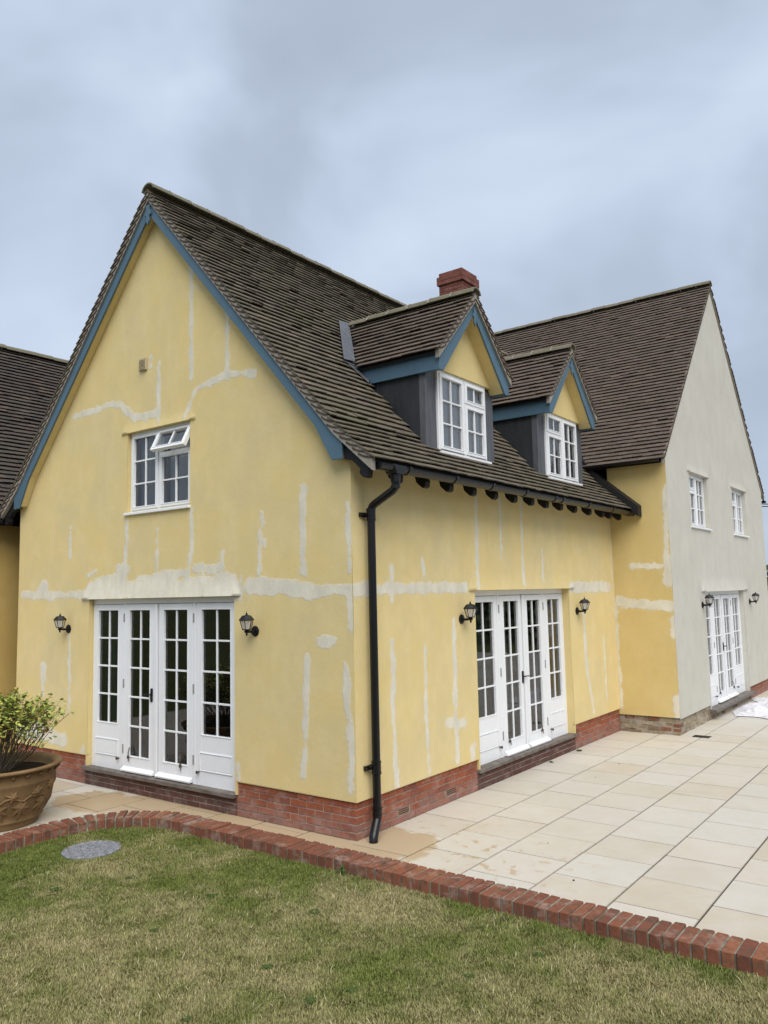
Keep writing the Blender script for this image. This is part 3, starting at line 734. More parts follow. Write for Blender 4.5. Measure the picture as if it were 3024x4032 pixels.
french_doors(FW, VD, .09, (k(.02), k(.235)), (k(.26), k(.47)), (k(.50), k(.72)), (k(.745), k(.98)), 'white french doors in the cream gable', house, 1, step=(9.12, 12.36, .10, .135, .19))

def pane_unit(mb, rects, u0, u1, z0, z1, n0, n1, cols, rows, st=.05, bar=.02):
    g0, g1, h0, h1 = u0 + st, u1 - st, z0 + st, z1 - st
    grid_frame(mb, u0, u1, z0, z1, n0, n1, g0, g1, h0, h1, cols, rows, bar)
    rects.append((g0, g1, h0, h1))
def window(frame, o, depth, vent_left, label, root, opened=False, reveal_m='reveal_render', curtain='curtain_fabric', sill_out=.04, sill_ext=.06, mull=.5, do_reveal=True, mb_mat='white_paint', room=.6):
    a, b, z0, z1 = o; n1 = -depth; n0 = n1 - .06; c = a + (b - a) * mull
    fr = MB(frame); F_ = .035
    fr.box(a, b, n0, n1, z1 - F_, z1); fr.box(a, b, n0, n1, z0, z0 + F_); fr.box(a, a + F_, n0, n1, z0 + F_, z1 - F_); fr.box(b - F_, b, n0, n1, z0 + F_, z1 - F_); fr.box(c - .018, c + .018, n0, n1, z0 + F_, z1 - F_)
    W = fr.build('window', mb_mat, root, bevel=.002); W['label'] = label
    zt = z1 - (z1 - z0) * .315
    lo, hi = (a + F_, c - .018), (c + .018, b - F_)
    if vent_left: ven, tall = lo, hi
    else: ven, tall = hi, lo
    rects = []
    mb = MB(frame); pane_unit(mb, rects, tall[0] + .002, tall[1] - .002, z0 + F_, z1 - F_, n0 + .005, n1 + .012, 2, 3, .045); mb.build('casement', mb_mat, W, bevel=.002)
    mb = MB(frame); pane_unit(mb, rects, ven[0] + .002, ven[1] - .002, z0 + F_, zt - .012, n0 + .005, n1 + .012, 2, 2, .045); mb.build('casement', mb_mat, W, bevel=.002)
    glass(frame, rects, n1 - .02, W)
    mb = MB(frame); mb.box(ven[0], ven[1], n0, n1, zt - .012, zt + .012); mb.build('transom', mb_mat, W)
    an = R(27) if opened else 0.0; hz = z1 - F_; hn = n1 + .012
    def vf(u, n, z):
        dn, dz = n - hn, z - hz
        return frame(u, hn + dn * math.cos(an) - dz * math.sin(an), hz + dz * math.cos(an) + dn * math.sin(an))
    mb = MB(vf); r2 = []; ex = .02 if opened else 0
    pane_unit(mb, r2, ven[0] + .002 - ex, ven[1] - .002 + ex, zt + .012 - ex, hz, n0 + .02, n1 + .014, 2, 1, .045); mb.build('fanlight', mb_mat, W, bevel=.002)
    glass(vf, r2, n1 - .01, W)
    if sill_out:
        mb = MB(frame); mb.box(a - sill_ext, b + sill_ext * .5, -depth - .01, sill_out, z0 - .032, z0 - .001); mb.build('sill', mb_mat, W, bevel=.004)
    if do_reveal: reveal(frame, o, depth + .06, W, reveal_m)
    interior(frame, o, depth, W, room)
    if curtain:
        for p, q in (((a + .04, a + (b - a) * .48), (a + (b - a) * .52, b - .04)) if curtain != 'blind' else ()):
            mb = MB(frame); prev = None
            for i in range(31):
                u = p + (q - p) * i / 30; w_ = -depth - (.055 if curtain == 'net_curtain' else .13) + .006 * math.sin(i * 1.3)
                cur = (mb.p((u, w_, z0 + .01)), mb.p((u, w_, z1 - .02)))
                if prev: mb.f.append([prev[0], cur[0], cur[1], prev[1]])
                prev = cur
            mb.build('curtain', curtain, W, smooth=True)
        if curtain == 'blind':
            mb = MB(frame); 
            for i in range(7):
                u = a + .06 + (b - a - .12) * i / 6; mb.box(u - .028, u + .028, -depth - .12, -depth - .11, z0 + .02, z1 - .04)
            mb.build('blind', 'blind_white', W)
    return W
window(FA, WA, .055, False, 'gable window with its top fanlight propped open', house, opened=True, sill_ext=.03, mull=.475, curtain='curtain_fabric')
window(FW, V1, .08, True, 'nearer window of the cream gable', house, reveal_m='cream_render', curtain='blind')
window(FW, V2, .08, True, 'farther window of the cream gable', house, reveal_m='cream_render', curtain='blind')

# extractor vent on the gable
mb = MB(FA); mb.box(-3.535, -3.385, 0, .03, 5.425, 5.59); v = mb.build('wall_vent', 'vent_plastic', house, bevel=.004)
mb = MB(FA)
for i in range(8): 
    z = 5.44 + i * .0175; mb.prism([(-3.52, .029, z), (-3.52, .040, z - .004), (-3.52, .040, z + .002), (-3.52, .029, z + .010)], (.12, 0, 0))
mb.build('louvre', 'vent_plastic', v)
# ------------------------------------------------------------------ roofs
def deck(name, prof, ya, yb, axis, parent, thick=.05, material='black_timber'):
    """solid boarding under the tiles; prof = [(d, z)...] across the span"""
    mb = MB(); g = (lambda d, t, z: (d, t, z)) if axis == 'y' else (lambda d, t, z: (t, d, z))
    n = len(prof)
    for (d0, z0), (d1, z1) in zip(prof, prof[1:]):
        mb.hexa([g(d0, ya, z0 - thick), g(d1, ya, z1 - thick), g(d1, yb, z1 - thick), g(d0, yb, z0 - thick), g(d0, ya, z0), g(d1, ya, z1), g(d1, yb, z1), g(d0, yb, z0)])
    return mb.build(name, material, parent)
DORM = [2.27, 5.285]          # centre lines (y) of the two dormers
def under_dormer(c):
    for cy in DORM:
        if abs(c.y - cy) < .84 and c.x < -.03 and c.z < 6.2 - 1.03 * abs(c.y - cy): return True
    return False
roof = empty('main_roof', (0, 0, 0), house)
dk = .035    # tiles sit on boards a little below the tile line
E0 = (.43, 0, zmain(.43)); K0 = (-.1, 0, zmain(-.1)); R0 = (MID, 0, 7.78)
lowp = lambda q: (q[0], q[1], q[2] - dk)
P, L = slope([lowp(E0), lowp(K0), lowp(R0)], (0, 1, 0))
mb = MB(); tiles(mb, P, L, -.175, 9.9, (0, 1, 0), skip=lambda c: under_dormer(c) or (c.y > WY0 - .08 and c.x > -.45 and c.z < 4.75) or c.z < zwing(c.y) - .15 and c.y > 7.3, seed=2)
mb.build('roof_tiles', 'mossy_tile', roof)
P, L = slope([lowp((2 * MID - .40, 0, zmain(.40))), lowp((2 * MID + .1, 0, zmain(-.1))), lowp(R0)], (0, 1, 0))
mb = MB(); tiles(mb, P, L, -.175, 6, (0, 1, 0), seed=3); mb.build('roof_tiles', 'mossy_tile', roof)
prof = [(2 * MID - .36, zmain(.36) - dk), (2 * MID + .1, zmain(-.1) - dk), (MID, 7.78 - dk), (-.1, zmain(-.1) - dk), (.38, zmain(.38) - dk)]
deck('roof_boards', prof, -.10, 9.8, 'y', roof)
mb = MB(); ridge(mb, (MID, -.168, 7.795), (MID, 9.6, 7.80), .130); rp = mb.build('ridge_tiles', 'ridge_tile_mat', roof); mb = MB(); ridge_joints(mb, (MID, -.168, 7.795), (MID, 9.6, 7.80), .130); mb.build('mortar_joints', 'verge_mortar', rp)
# mortared verge
def verge(ya, yb, prof, depth, parent, axis='y', material='verge_mortar'):
    g = (lambda d, t, z: (d, t, z)) if axis == 'y' else (lambda d, t, z: (t, d, z))
    mb = MB()
    for (d0, z0), (d1, z1) in zip(prof, prof[1:]):
        mb.hexa([g(d0, ya, z0 - depth), g(d1, ya, z1 - depth), g(d1, yb, z1 - depth), g(d0, yb, z0 - depth), g(d0, ya, z0 + .012), g(d1, ya, z1 + .012), g(d1, yb, z1 + .012), g(d0, yb, z0 + .012)])
    V_ = mb.build('verge', material, parent)
    # tile edges showing in the mortar, flatter than the slope
    te = MB(); f0 = ya if abs(ya) > 0 else yb; out = -1 if axis == 'y' else 1; face = ya if axis == 'y' else yb
    for sgn in (1, -1):
        pts = prof if sgn > 0 else prof[::-1]
        half = [q for q in pts][:(len(pts) + 1) // 2]
        s_tot = 0.0; rnd_ = random.Random(int(abs(face) * 1000) + sgn)
        for (d0, z0), (d1, z1) in zip(half, half[1:]):
            Ls = math.hypot(d1 - d0, z1 - z0); tx, tz = (d1 - d0) / Ls, (z1 - z0) / Ls; nx, nz = -tz * (1 if tx > 0 else -1), tx * (1 if tx > 0 else -1)
            nn_ = int(Ls / .108)
            for i in range(nn_):
                s0 = i * .108 + rnd_.uniform(-.008, .008); q = []
                for k_ in range(6):
                    w_ = k_ / 5; s1 = s0 + .165 * w_; h_ = -depth * .05 + .012 - depth * .55 * w_ - .012 * math.sin(w_ * math.pi)
                    q.append((d0 + tx * s1 + nx * h_, z0 + tz * s1 + nz * h_))
                tk = .014
                for (a0, b0), (a1, b1) in zip(q, q[1:]):
                    te.hexa([g(a0, face + out * .009, b0 - tk / 2), g(a1, face + out * .009, b1 - tk / 2), g(a1, face - out * .004, b1 - tk / 2), g(a0, face - out * .004, b0 - tk / 2),
                             g(a0, face + out * .009, b0 + tk / 2), g(a1, face + out * .009, b1 + tk / 2), g(a1, face - out * .004, b1 + tk / 2), g(a0, face - out * .004, b0 + tk / 2)])
    te.build('verge_tiles', 'verge_tile', V_)
    return V_
vp = [(2 * MID - .40, zmain(.40) - dk), (2 * MID + .1, zmain(-.1) - dk), (MID, 7.78 - dk), (-.1, zmain(-.1) - dk), (.40, zmain(.40) - dk)]
verge(-.158, -.102, vp, .125, roof)

def mirror(pts, mid): return [(2 * mid - a, b) for a, b in pts][::-1]
def board(name, half, mid, plane0, plane1, axis, parent, material):
    """two raking boards, outline 'half' [(d,z)] on the + side of mid, mirrored for the other"""
    out = []
    for pts in (half, mirror(half, mid)):
        mb = MB()
        g = (lambda d, z: (d, plane0, z)) if axis == 'y' else (lambda d, z: (plane0, d, z))
        vec = (0, plane1 - plane0, 0) if axis == 'y' else (plane1 - plane0, 0, 0)
        # outline is a strip: split in quads between upper and lower edge
        mb.prism([g(*q) for q in pts], vec)
        out.append(mb.build(name, material, parent, bevel=.003))
    return out
half = [(MID, 7.74), (.0, 4.045), (.0, 3.82), (-.144, 3.825), (-.376, 4.225), (MID, 7.435)]
board('bargeboard', half, MID, -.135, -.108, 'y', roof, 'blue_paint')
half = [(MID, 7.60), (-.03, 4.0), (-.03, 3.86), (-.16, 3.86), (-.39, 4.25), (MID, 7.46)]
board('soffit', half, MID, -.107, -.003, 'y', roof, 'reveal_render')
def finial(frame, z, s, parent, n0, n1):
    pts = [(-.030, .0), (-.030, -.06), (-.055, -.085), (-.055, -.115), (-.028, -.125), (-.028, -.19), (0, -.235), (.028, -.19), (.028, -.125), (.055, -.115), (.055, -.085), (.030, -.06), (.030, 0)]
    mb = MB(); mb.prism([frame(a * s, n0, z + b * s) for a, b in pts], tuple(Vector(frame(0, n1, 0)) - Vector(frame(0, n0, 0)))); mb.build('finial', 'blue_paint', parent, bevel=.002)
finial(lambda u, n, z: (MID + u, -n, z), 7.56, 1.15, roof, .135, .16)
# carved verge bracket at each end of the gable and the rafter feet
br = [(-.0, 4.02), (-.0, 3.82), (.10, 3.795), (.15, 3.755), (.205, 3.70), (.198, 3.655), (.225, 3.62), (.265, 3.60), (.30, 3.605), (.317, 3.69), (.31, 3.76), (.37, 3.80), (.33, 3.86)]
for sgn in (1, -1):
    mb = MB(); mb.prism([((a if sgn > 0 else 2 * MID - a), -.10, b) for a, b in br], (0, .075, 0)); mb.build('bracket', 'black_timber', roof)
for y, z in ((.97, 0), (1.468, 0), (2.002, 0), (2.541, 0), (3.072, 0), (3.572, 0), (4.037, 0), (4.517, 0), (5.031, 0), (5.592, 0), (6.132, 0), (6.457, 0), (6.901, 0), (.45, 0)):
    mb = MB(); pts = [(.001, 3.90), (.001, 3.80), (.165, 3.745), (.185, 3.665), (.215, 3.635), (.27, 3.590), (.305, 3.605), (.315, 3.66), (.30, 3.72), (.30, 3.82)]
    mb.prism([(a, y - .045, b) for a, b in pts], (0, .09, 0)); mb.build('rafter_foot', 'black_timber', roof)
mb = MB(); mb.box(.30, .325, -.02, WY0 - .12, 3.70, 3.83); mb.build('fascia', 'black_timber', roof)
mb = MB(); mb.hexa([(0.002, 0, 3.91), (.30, 0, 3.72), (.30, WY0, 3.72), (.002, WY0, 3.91), (0.002, 0, 3.93), (.30, 0, 3.74), (.30, WY0, 3.74), (.002, WY0, 3.93)]); mb.build('soffit', 'black_timber', roof)

def gutter(x0, z0, ya, yb, parent, r=.062, axis='y', clips=()):
    mb = MB(); g = (lambda d, t, z: (d, t, z)) if axis == 'y' else (lambda d, t, z: (t, d, z)); n = 10
    def ring(y, rr):
        return [mb.p(g(x0 + rr * math.cos(math.pi + math.pi * i / n), y, z0 + rr * math.sin(math.pi + math.pi * i / n))) for i in range(n + 1)]
    o0, o1, i0, i1 = ring(ya, r), ring(yb, r), ring(ya, r - .006), ring(yb, r - .006)
    for i in range(n):
        mb.f += [[o0[i], o0[i + 1], o1[i + 1], o1[i]], [i0[i], i1[i], i1[i + 1], i0[i + 1]]]
    mb.f += [[o0[0], o1[0], i1[0], i0[0]], [o0[n], i0[n], i1[n], o1[n]], o0[::-1], o1]
    G = mb.build('gutter', 'black_plastic', parent)
    for y in clips:
        mb = MB(); rings = []
        for yy, rr in ((y - .022, r + .001), (y - .022, r + .009), (y + .022, r + .009), (y + .022, r + .001)): 
            rings.append([mb.p(g(x0 + rr * math.cos(math.pi * (.96 + 1.08 * i / n)), yy, z0 + rr * math.sin(math.pi * (.96 + 1.08 * i / n)))) for i in range(n + 1)])
        for a, b in zip(rings, rings[1:]):
            for i in range(n): mb.f.append([a[i], a[i + 1], b[i + 1], b[i]])
        mb.build('gutter_clip', 'black_plastic', G)
    return G
gutter(.405, 3.735, -.075, WY0 - .03, house, r=.066, clips=[.42, 1.35, 2.2, 3.1, 4.0, 4.25, 5.2, 6.2, 7.0])
# downpipe with swan neck
dp = MB(); pr = .0425; Y0 = .228
dp.tube([(.405, Y0, 3.70), (.405, Y0, 3.545), (.395, Y0 - .0, 3.515), (.37, Y0, 3.495)], pr, 16)
dp.tube([(.395, Y0, 3.515), (.37, Y0, 3.49), (.14, Y0, 3.375), (.10, Y0, 3.35), (.08, Y0, 3.315)], pr, 16)
dp.tube([(.08, Y0, 3.33), (.08, Y0, .235)], pr, 20)
dp.tube([(.08, Y0, .25), (.08, Y0, .205), (.084, Y0 - .012, .175), (.125, Y0 - .115, .075), (.135, Y0 - .14, .045), (.137, Y0 - .145, .004)], [pr, pr, pr + .002, pr + .002, pr + .002, pr + .002], 18)
D_ = dp.build('downpipe', 'black_plastic', house, smooth=True)
sm = D_.modifiers.new('edges', 'EDGE_SPLIT'); sm.split_angle = R(50)
for z, h in ((3.60, .05), (3.525, .035)):
    mb = MB(); mb.tube([(.405, Y0, z - h / 2), (.405, Y0, z + h / 2)], pr + .007, 18); mb.build('collar', 'black_plastic', D_)
mb = MB(); mb.hexa([(.335, Y0 - .07, 3.655), (.475, Y0 - .07, 3.655), (.475, Y0 + .07, 3.655), (.335, Y0 + .07, 3.655), (.335, Y0 - .12, 3.742), (.475, Y0 - .12, 3.742), (.475, Y0 + .12, 3.742), (.335, Y0 + .12, 3.742)])
mb.tube([(.405, Y0, 3.67), (.405, Y0, 3.60)], pr + .012, 18); mb.build('outlet', 'black_plastic', D_, bevel=.006)
for z in (3.262, .69):
    mb = MB(); mb.tube([(.08, Y0, z - .055), (.08, Y0, z + .055)], pr + .006, 18); mb.tube([(.08, Y0, z + .05), (.08, Y0, z + .062)], pr + .010, 18); mb.tube([(.08, Y0, z - .062), (.08, Y0, z - .05)], pr + .010, 18)
    mb.box(.002, .03, Y0 - .11, Y0 + .02, z - .022, z + .022); mb.tube([(.016, Y0 - .105, z), (.05, Y0 - .105, z)], .012, 8); mb.box(.03, .07, Y0 - .075, Y0 - .02, z - .012, z + .016)
    mb.build('pipe_clip', 'black_plastic', D_)
for z in (.245,):
    mb = MB(); mb.tube([(.08, Y0, z - .045), (.08, Y0, z + .04)], pr + .006, 18); mb.tube([(.08, Y0, z + .04), (.08, Y0, z + .052)], pr + .010, 18); mb.tube([(.08, Y0, z - .012), (.08, Y0, z - .004)], pr + .009, 18); mb.build('collar', 'black_plastic', D_)

# ------------------------------------------------------------------ dormers
def zd(cy, y): return 6.235 - 1.03 * abs(y - cy)
for di, cy in enumerate(DORM):
    D = empty('dormer', (0, 0, 0), house); D['label'] = ('nearer' if di == 0 else 'farther') + ' dormer with blue bargeboards and lead cheeks'
    wl, wr = cy - .585, cy + .585; zb, zt = 4.135, 5.15
    fl, fr_ = cy - .81, cy + .83
    # cheeks and lead-clad front strips
    for y0, y1, s_ in ((fl, fl + .03, -1), (fr_ - .03, fr_, 1)):
        mb = MB(); mb.prism([(-.012, y0, 4.02), (-.012, y0, 5.14), (-1.1, y0, 5.14), (-1.1, y0, 5.05)], (0, y1 - y0, 0)); 
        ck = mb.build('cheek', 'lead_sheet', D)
        mb = MB()
        for xx in (-.72,): mb.tube([(xx, y0 if s_ < 0 else y1, 4.30 - xx * .9), (xx, y0 if s_ < 0 else y1, 5.13)], .009, 8)
        mb.build('lead_seam', 'lead_sheet', ck)
        # flashing lapped on to the tiles beside the cheek
        mb = MB(); yo = (fl - .11, fl - .002) if s_ < 0 else (fr_ + .002, fr_ + .11)
        mb.hexa([(.04, yo[0], zmain(.04) + .018), (-1.0, yo[0], zmain(-1.0) + .03), (-1.0, yo[1], zmain(-1.0) + .034), (.04, yo[1], zmain(.04) + .022), (.04, yo[0], zmain(.04) + .024), (-1.0, yo[0], zmain(-1.0) + .036), (-1.0, yo[1], zmain(-1.0) + .042), (.04, yo[1], zmain(.04) + .03)])
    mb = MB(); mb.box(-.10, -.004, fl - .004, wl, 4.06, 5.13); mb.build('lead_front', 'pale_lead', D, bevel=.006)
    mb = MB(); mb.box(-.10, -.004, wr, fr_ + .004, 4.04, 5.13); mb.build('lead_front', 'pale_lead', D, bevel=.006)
    mb = MB(); mb.hexa([(.16, fl + .02, zmain(.16) + .035), (.16, fr_ + .03, zmain(.16) + .035), (-.01, fr_ + .03, zmain(-.01) + .045), (-.01, fl + .02, zmain(-.01) + .045)] + [(.16, fl + .02, zmain(.16) + .042), (.16, fr_ + .03, zmain(.16) + .042), (-.01, fr_ + .03, zmain(-.01) + .06), (-.01, fl + .02, zmain(-.01) + .06)])
    window(FB, (wl, wr, zb, zt), -.02 - .002, di == 1, 'dormer window', D, sill_out=.085, sill_ext=.03, mull=.52 if di == 0 else .5, do_reveal=False, curtain='net_curtain' if di == 0 else 'curtain_fabric', room=.5)
    # yellow gable triangle with its lower edge standing proud of the window
    mb = MB(); mb.prism([(.04, cy - .74, 5.165), (.04, cy + .76, 5.165), (.04, cy + .76, 5.25), (.04, cy, 6.03), (.04, cy - .74, 5.25)], (-.05, 0, 0)); mb.build('gable_panel', 'reveal_render', D)
    mb = MB(); mb.box(-.02, .052, cy - .74, cy + .76, 5.152, 5.164); mb.build('render_drip', 'reveal_render', D)
    # boards: barge, yellow soffit behind, side fascias
    hb = [(cy, 6.165), (cy + .835, 5.300), (cy + .835, 5.055), (cy + .765, 5.055), (cy, 5.955)]
    board('bargeboard', hb, cy, .232, .208, 'x', D, 'blue_paint')
    hs = [(cy, 6.10), (cy + .80, 5.26), (cy + .80, 5.075), (cy + .752, 5.075), (cy, 5.975)]
    board('soffit', hs, cy, .207, .003, 'x', D, 'reveal_render')
    finial(lambda u, n, z: (n, cy + u, z), 6.02, .95, D, .232, .25)
    for s_ in (-1, 1):
        y = cy + s_ * .85; mb = MB(); mb.prism([(.234, y - .012, 5.285), (.234, y - .012, 5.056), (-.80, y - .012, 5.056), (-1.0, y - .012, 5.285)], (0, .024, 0)); mb.build('fascia', 'blue_paint', D, bevel=.002)
        mb = MB(); mb.prism([(.205, y - s_ * .013, 5.062), (-.85, y - s_ * .013, 5.062), (-.85, cy + s_ * .78, 5.062), (.205, cy + s_ * .78, 5.062)][::s_], (0, 0, .02)); mb.build('soffit', 'blue_paint', D)
    # roof: two tiled slopes, ridge, verge mortar
    for s_ in (-1, 1):
        P, L = slope([(0, cy + s_ * .93, zd(cy, cy + .93) - .02), (0, cy, 6.235 - .02)], (1, 0, 0))
        mb = MB(); tiles(mb, P, L, -2.2, .272, (1, 0, 0), skip=lambda c: c.z < zmain(c.x) + .0, seed=20 + di * 2 + s_, gauge=.104); mb.build('roof_tiles', 'brown_tile', D)
    mb = MB(); g0 = [(cy - .90, zd(cy, cy + .90) - .03), (cy, 6.235 - .03), (cy + .90, zd(cy, cy + .90) - .03)]
    for (d0, z0_), (d1, z1_) in zip(g0, g0[1:]):
        xa = lambda z: MID + (7.78 - z) / 1.138 - .25
        mb.hexa([(.20, d0, z0_ - .04), (.20, d1, z1_ - .04), (xa(z1_), d1, z1_ - .04), (xa(z0_), d0, z0_ - .04), (.20, d0, z0_), (.20, d1, z1_), (xa(z1_), d1, z1_), (xa(z0_), d0, z0_)])
    mb.build('roof_boards', 'black_timber', D)
    verge(.205, .262, [(cy - .90, zd(cy, cy + .90) - .02), (cy, 6.235 - .02), (cy + .90, zd(cy, cy + .90) - .02)], .105, D, 'x')
    mb = MB(); ridge(mb, (.29, cy, 6.245), (-1.75, cy, 6.245), .115); mb.build('ridge_tiles', 'ridge_tile_mat', D); mb = MB(); ridge_joints(mb, (.29, cy, 6.245), (-1.75, cy, 6.245), .115); mb.build('mortar_joints', 'verge_mortar', D)
    # lead valley: a pale strip lying up the main slope beside the dormer roof
    for s_ in (-1, 1):
        pts = []
        for t_ in np.linspace(0, 1, 9):
            y = cy + s_ * (.90 * (1 - t_) + .02); z = zd(cy, y); x = MID + (7.78 - z) / 1.138
            pts.append((x, y, z))
        mb = MB(); prev = None
        for (x, y, z) in pts:
            a_ = mb.p((x - .02, y + s_ * .17, zmain(x - .02) + .065)); b_ = mb.p((x + .01, y - s_ * .02, zmain(x + .01) + .10))
            a2 = mb.p((x - .02, y + s_ * .16, zmain(x - .02) + .035)); b2 = mb.p((x + .01, y - s_ * .02, zmain(x + .01) + .04))
            if prev: mb.f += [[prev[0], a_, b_, prev[1]], [prev[2], prev[3], b2, a2], [prev[0], prev[2], a2, a_]]
            prev = (a_, b_, a2, b2)
        # curled apron at its foot
        x, y, z = pts[0]; 
        for i in range(6):
            t0, t1 = i / 6, (i + 1) / 6; q = []
            for t_ in (t0, t1):
                xx = x + .26 * t_; lift_ = .02 + .05 * t_; q.append(((xx, y + s_ * .12 * (1 - .7 * t_), zmain(xx) + .03 + lift_ * .3), (xx - .05, y - s_ * .05, zmain(xx) + .05 + lift_)))
            mb.poly([q[0][0], q[1][0], q[1][1], q[0][1]])
        mb.build('lead_valley', 'pale_lead', D)

# ------------------------------------------------------------------ cream wing roof
wr_ = empty('wing_roof', (0, 0, 0), house)
zlow = zwing(7.06)
P, L = slope([(0, 7.05, zwing(7.05) - .03), (0, WYM, 8.83 - .03)], (1, 0, 0))
mb = MB(); tiles(mb, P, L, -6.0, WX + .045, (1, 0, 0), skip=lambda c: (c.z < zmain(c.x) - .12 and c.x < .3), seed=31); mb.build('roof_tiles', 'brown_tile', wr_)
P, L = slope([(0, WY1 + .20, zwing(WY1 + .20) - .03), (0, WYM, 8.83 - .03)], (1, 0, 0))
mb = MB(); tiles(mb, P, L, -2.0, WX + .045, (1, 0, 0), seed=32); mb.build('roof_tiles', 'brown_tile', wr_)
deck('roof_boards', [(7.08, zwing(7.08) - .035), (WYM, 8.83 - .035), (WY1 + .17, zwing(WY1 + .17) - .035)], -6.0, WX - .01, 'x', wr_)
verge(WX - .01, WX + .03, [(7.07, zwing(7.07) - .03), (WYM, 8.83 - .03), (WY1 + .19, zwing(WY1 + .19) - .03)], .085, wr_, 'x')
mb = MB(); ridge(mb, (WX + .05, WYM, 8.845), (-6.5, WYM, 8.845), .12); mb.build('ridge_tiles', 'ridge_tile_mat', wr_)
mb = MB(); mb.box(-.55, WX - .02, 7.08, 7.105, 4.53, 4.64); mb.build('fascia', 'black_timber', wr_)
mb = MB(); mb.box(-.5, WX - .002, 7.106, WY0 - .002, 4.575, 4.60); mb.build('soffit', 'black_timber', wr_)
gutter(7.025, 4.60, -.40, WX - .03, wr_, r=.052, axis='x')
mb = MB(); mb.box(.6, WX - .02, WY1 + .02, WY1 + .2, 4.60, 4.63); mb.build('soffit', 'black_timber', wr_)
gutter(WY1 + .20, 4.50, -.2, WX + .06, wr_, r=.055, axis='x')
# black boxed flashing where the main roof runs up against the wing wall
mb = MB(); ya, yb = 7.06, WY0 - .004
for (x0, x1) in ((-.75, -.1), (-.1, .56)):
    zz = lambda x: (zmain(x) if x <= .44 else zmain(.44) - (x - .44) * .87)
    mb.hexa([(x0, ya, zz(x0) - .03), (x1, ya, zz(x1) - .03), (x1, yb, zz(x1) - .03), (x0, yb, zz(x0) - .03), (x0, ya, zz(x0) + .14), (x1, ya, zz(x1) + .15), (x1, yb, zz(x1) + .17), (x0, yb, zz(x0) + .16)])
mb.build('abutment_flashing', 'black_timber', house)

# ------------------------------------------------------------------ chimney
ch = empty('chimney', (0, 0, 0), house)
C0, C1, C2, C3 = -3.46, -2.90, 7.34, 7.95
B = MB(); M = MB()
def ring_bricks(x0, x1, y0, y1, z0, z1, seed):
    fr1 = lambda u, n, z: (u, y0 - n, z); fr2 = lambda u, n, z: (x1 + n, u, z); fr3 = lambda u, n, z: (u, y1 + n, z); fr4 = lambda u, n, z: (x0 - n, u, z)
    for f_, a, b, fi in ((fr1, x0, x1, 0), (fr2, y0, y1, 1), (fr3, x0, x1, 0), (fr4, y0, y1, 1)):
        b_, m_ = bricks(f_, a, b, z0, z1, 0, bl=.225, bh=.076, depth=.06, seed=seed, first=fi, joint=.010)
        for dst, src in ((B, b_), (M, m_)):
            o = len(dst.v); dst.v += src.v; dst.f += [[i + o for i in f] for f in src.f]
    M.box(x0 + .05, x1 - .05, y0 + .05, y1 - .05, z0, z1 - .004)
ring_bricks(C0, C1, C2, C3, 7.4, 8.82, 41)
ring_bricks(C0 - .035, C1 + .035, C2 - .035, C3 + .035, 8.82, 9.00, 42)
ring_bricks(C0, C1, C2, C3, 9.00, 9.09, 43)
B.build('brickwork', 'chimney_brick', ch); M.build('mortar', 'chimney_brick', ch)
mb = MB(); mb.hexa([(C0 + .02, C2 + .02, 9.088), (C1 - .02, C2 + .02, 9.088), (C1 - .02, C3 - .02, 9.088), (C0 + .02, C3 - .02, 9.088), (C0 + .15, C2 + .15, 9.13), (C1 - .15, C2 + .15, 9.13), (C1 - .15, C3 - .15, 9.13), (C0 + .15, C3 - .15, 9.13)])
mb.build('flaunching', 'verge_mortar', ch)

# ------------------------------------------------------------------ old range on the left
lb = empty('side_building', (-7.0, 0, 0)); tag(lb, 'yellow rendered range with a dark weathered tile roof, behind the gable at left', 'building')
def kid(o): o.location = (7.0, 0, 0); return o
LR, LE = -9.95, -6.74; zl = lambda x: 7.42 - 1.135 * abs(x - LR)
P, L = slope([(LE, 0, zl(LE) - .03), (LR, 0, 7.42 - .03)], (0, 1, 0)); mb = MB(); tiles(mb, P, L, -.85, 7.5, (0, 1, 0), seed=51, lift=.038); kid(mb.build('roof_tiles', 'dark_tile', lb))
P, L = slope([(2 * LR - LE, 0, zl(LE) - .03), (LR, 0, 7.42 - .03)], (0, 1, 0)); mb = MB(); tiles(mb, P, L, -.85, 2.5, (0, 1, 0), seed=52); kid(mb.build('roof_tiles', 'dark_tile', lb))
kid(deck('roof_boards', [(2 * LR - LE, zl(LE) - .035), (LR, 7.42 - .035), (LE, zl(LE) - .035)], -.8, 7.5, 'y', lb))
mb = MB(); ridge(mb, (LR, -.85, 7.42), (LR, 7.5, 7.42), .13, n_len=.34, seed=9); kid(mb.build('ridge_tiles', 'ridge_tile_mat', lb))
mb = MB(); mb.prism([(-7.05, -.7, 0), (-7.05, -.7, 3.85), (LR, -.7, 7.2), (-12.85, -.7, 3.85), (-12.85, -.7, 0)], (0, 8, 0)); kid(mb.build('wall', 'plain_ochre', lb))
g_ = kid(gutter(-6.78, 3.66, -.8, .9, lb, clips=()))
mb = MB(); mb.box(-6.86, -6.83, -.75, .9, 3.62, 3.78); mb.box(-7.04, -6.86, -.75, .9, 3.68, 3.70); kid(mb.build('fascia', 'black_timber', lb))
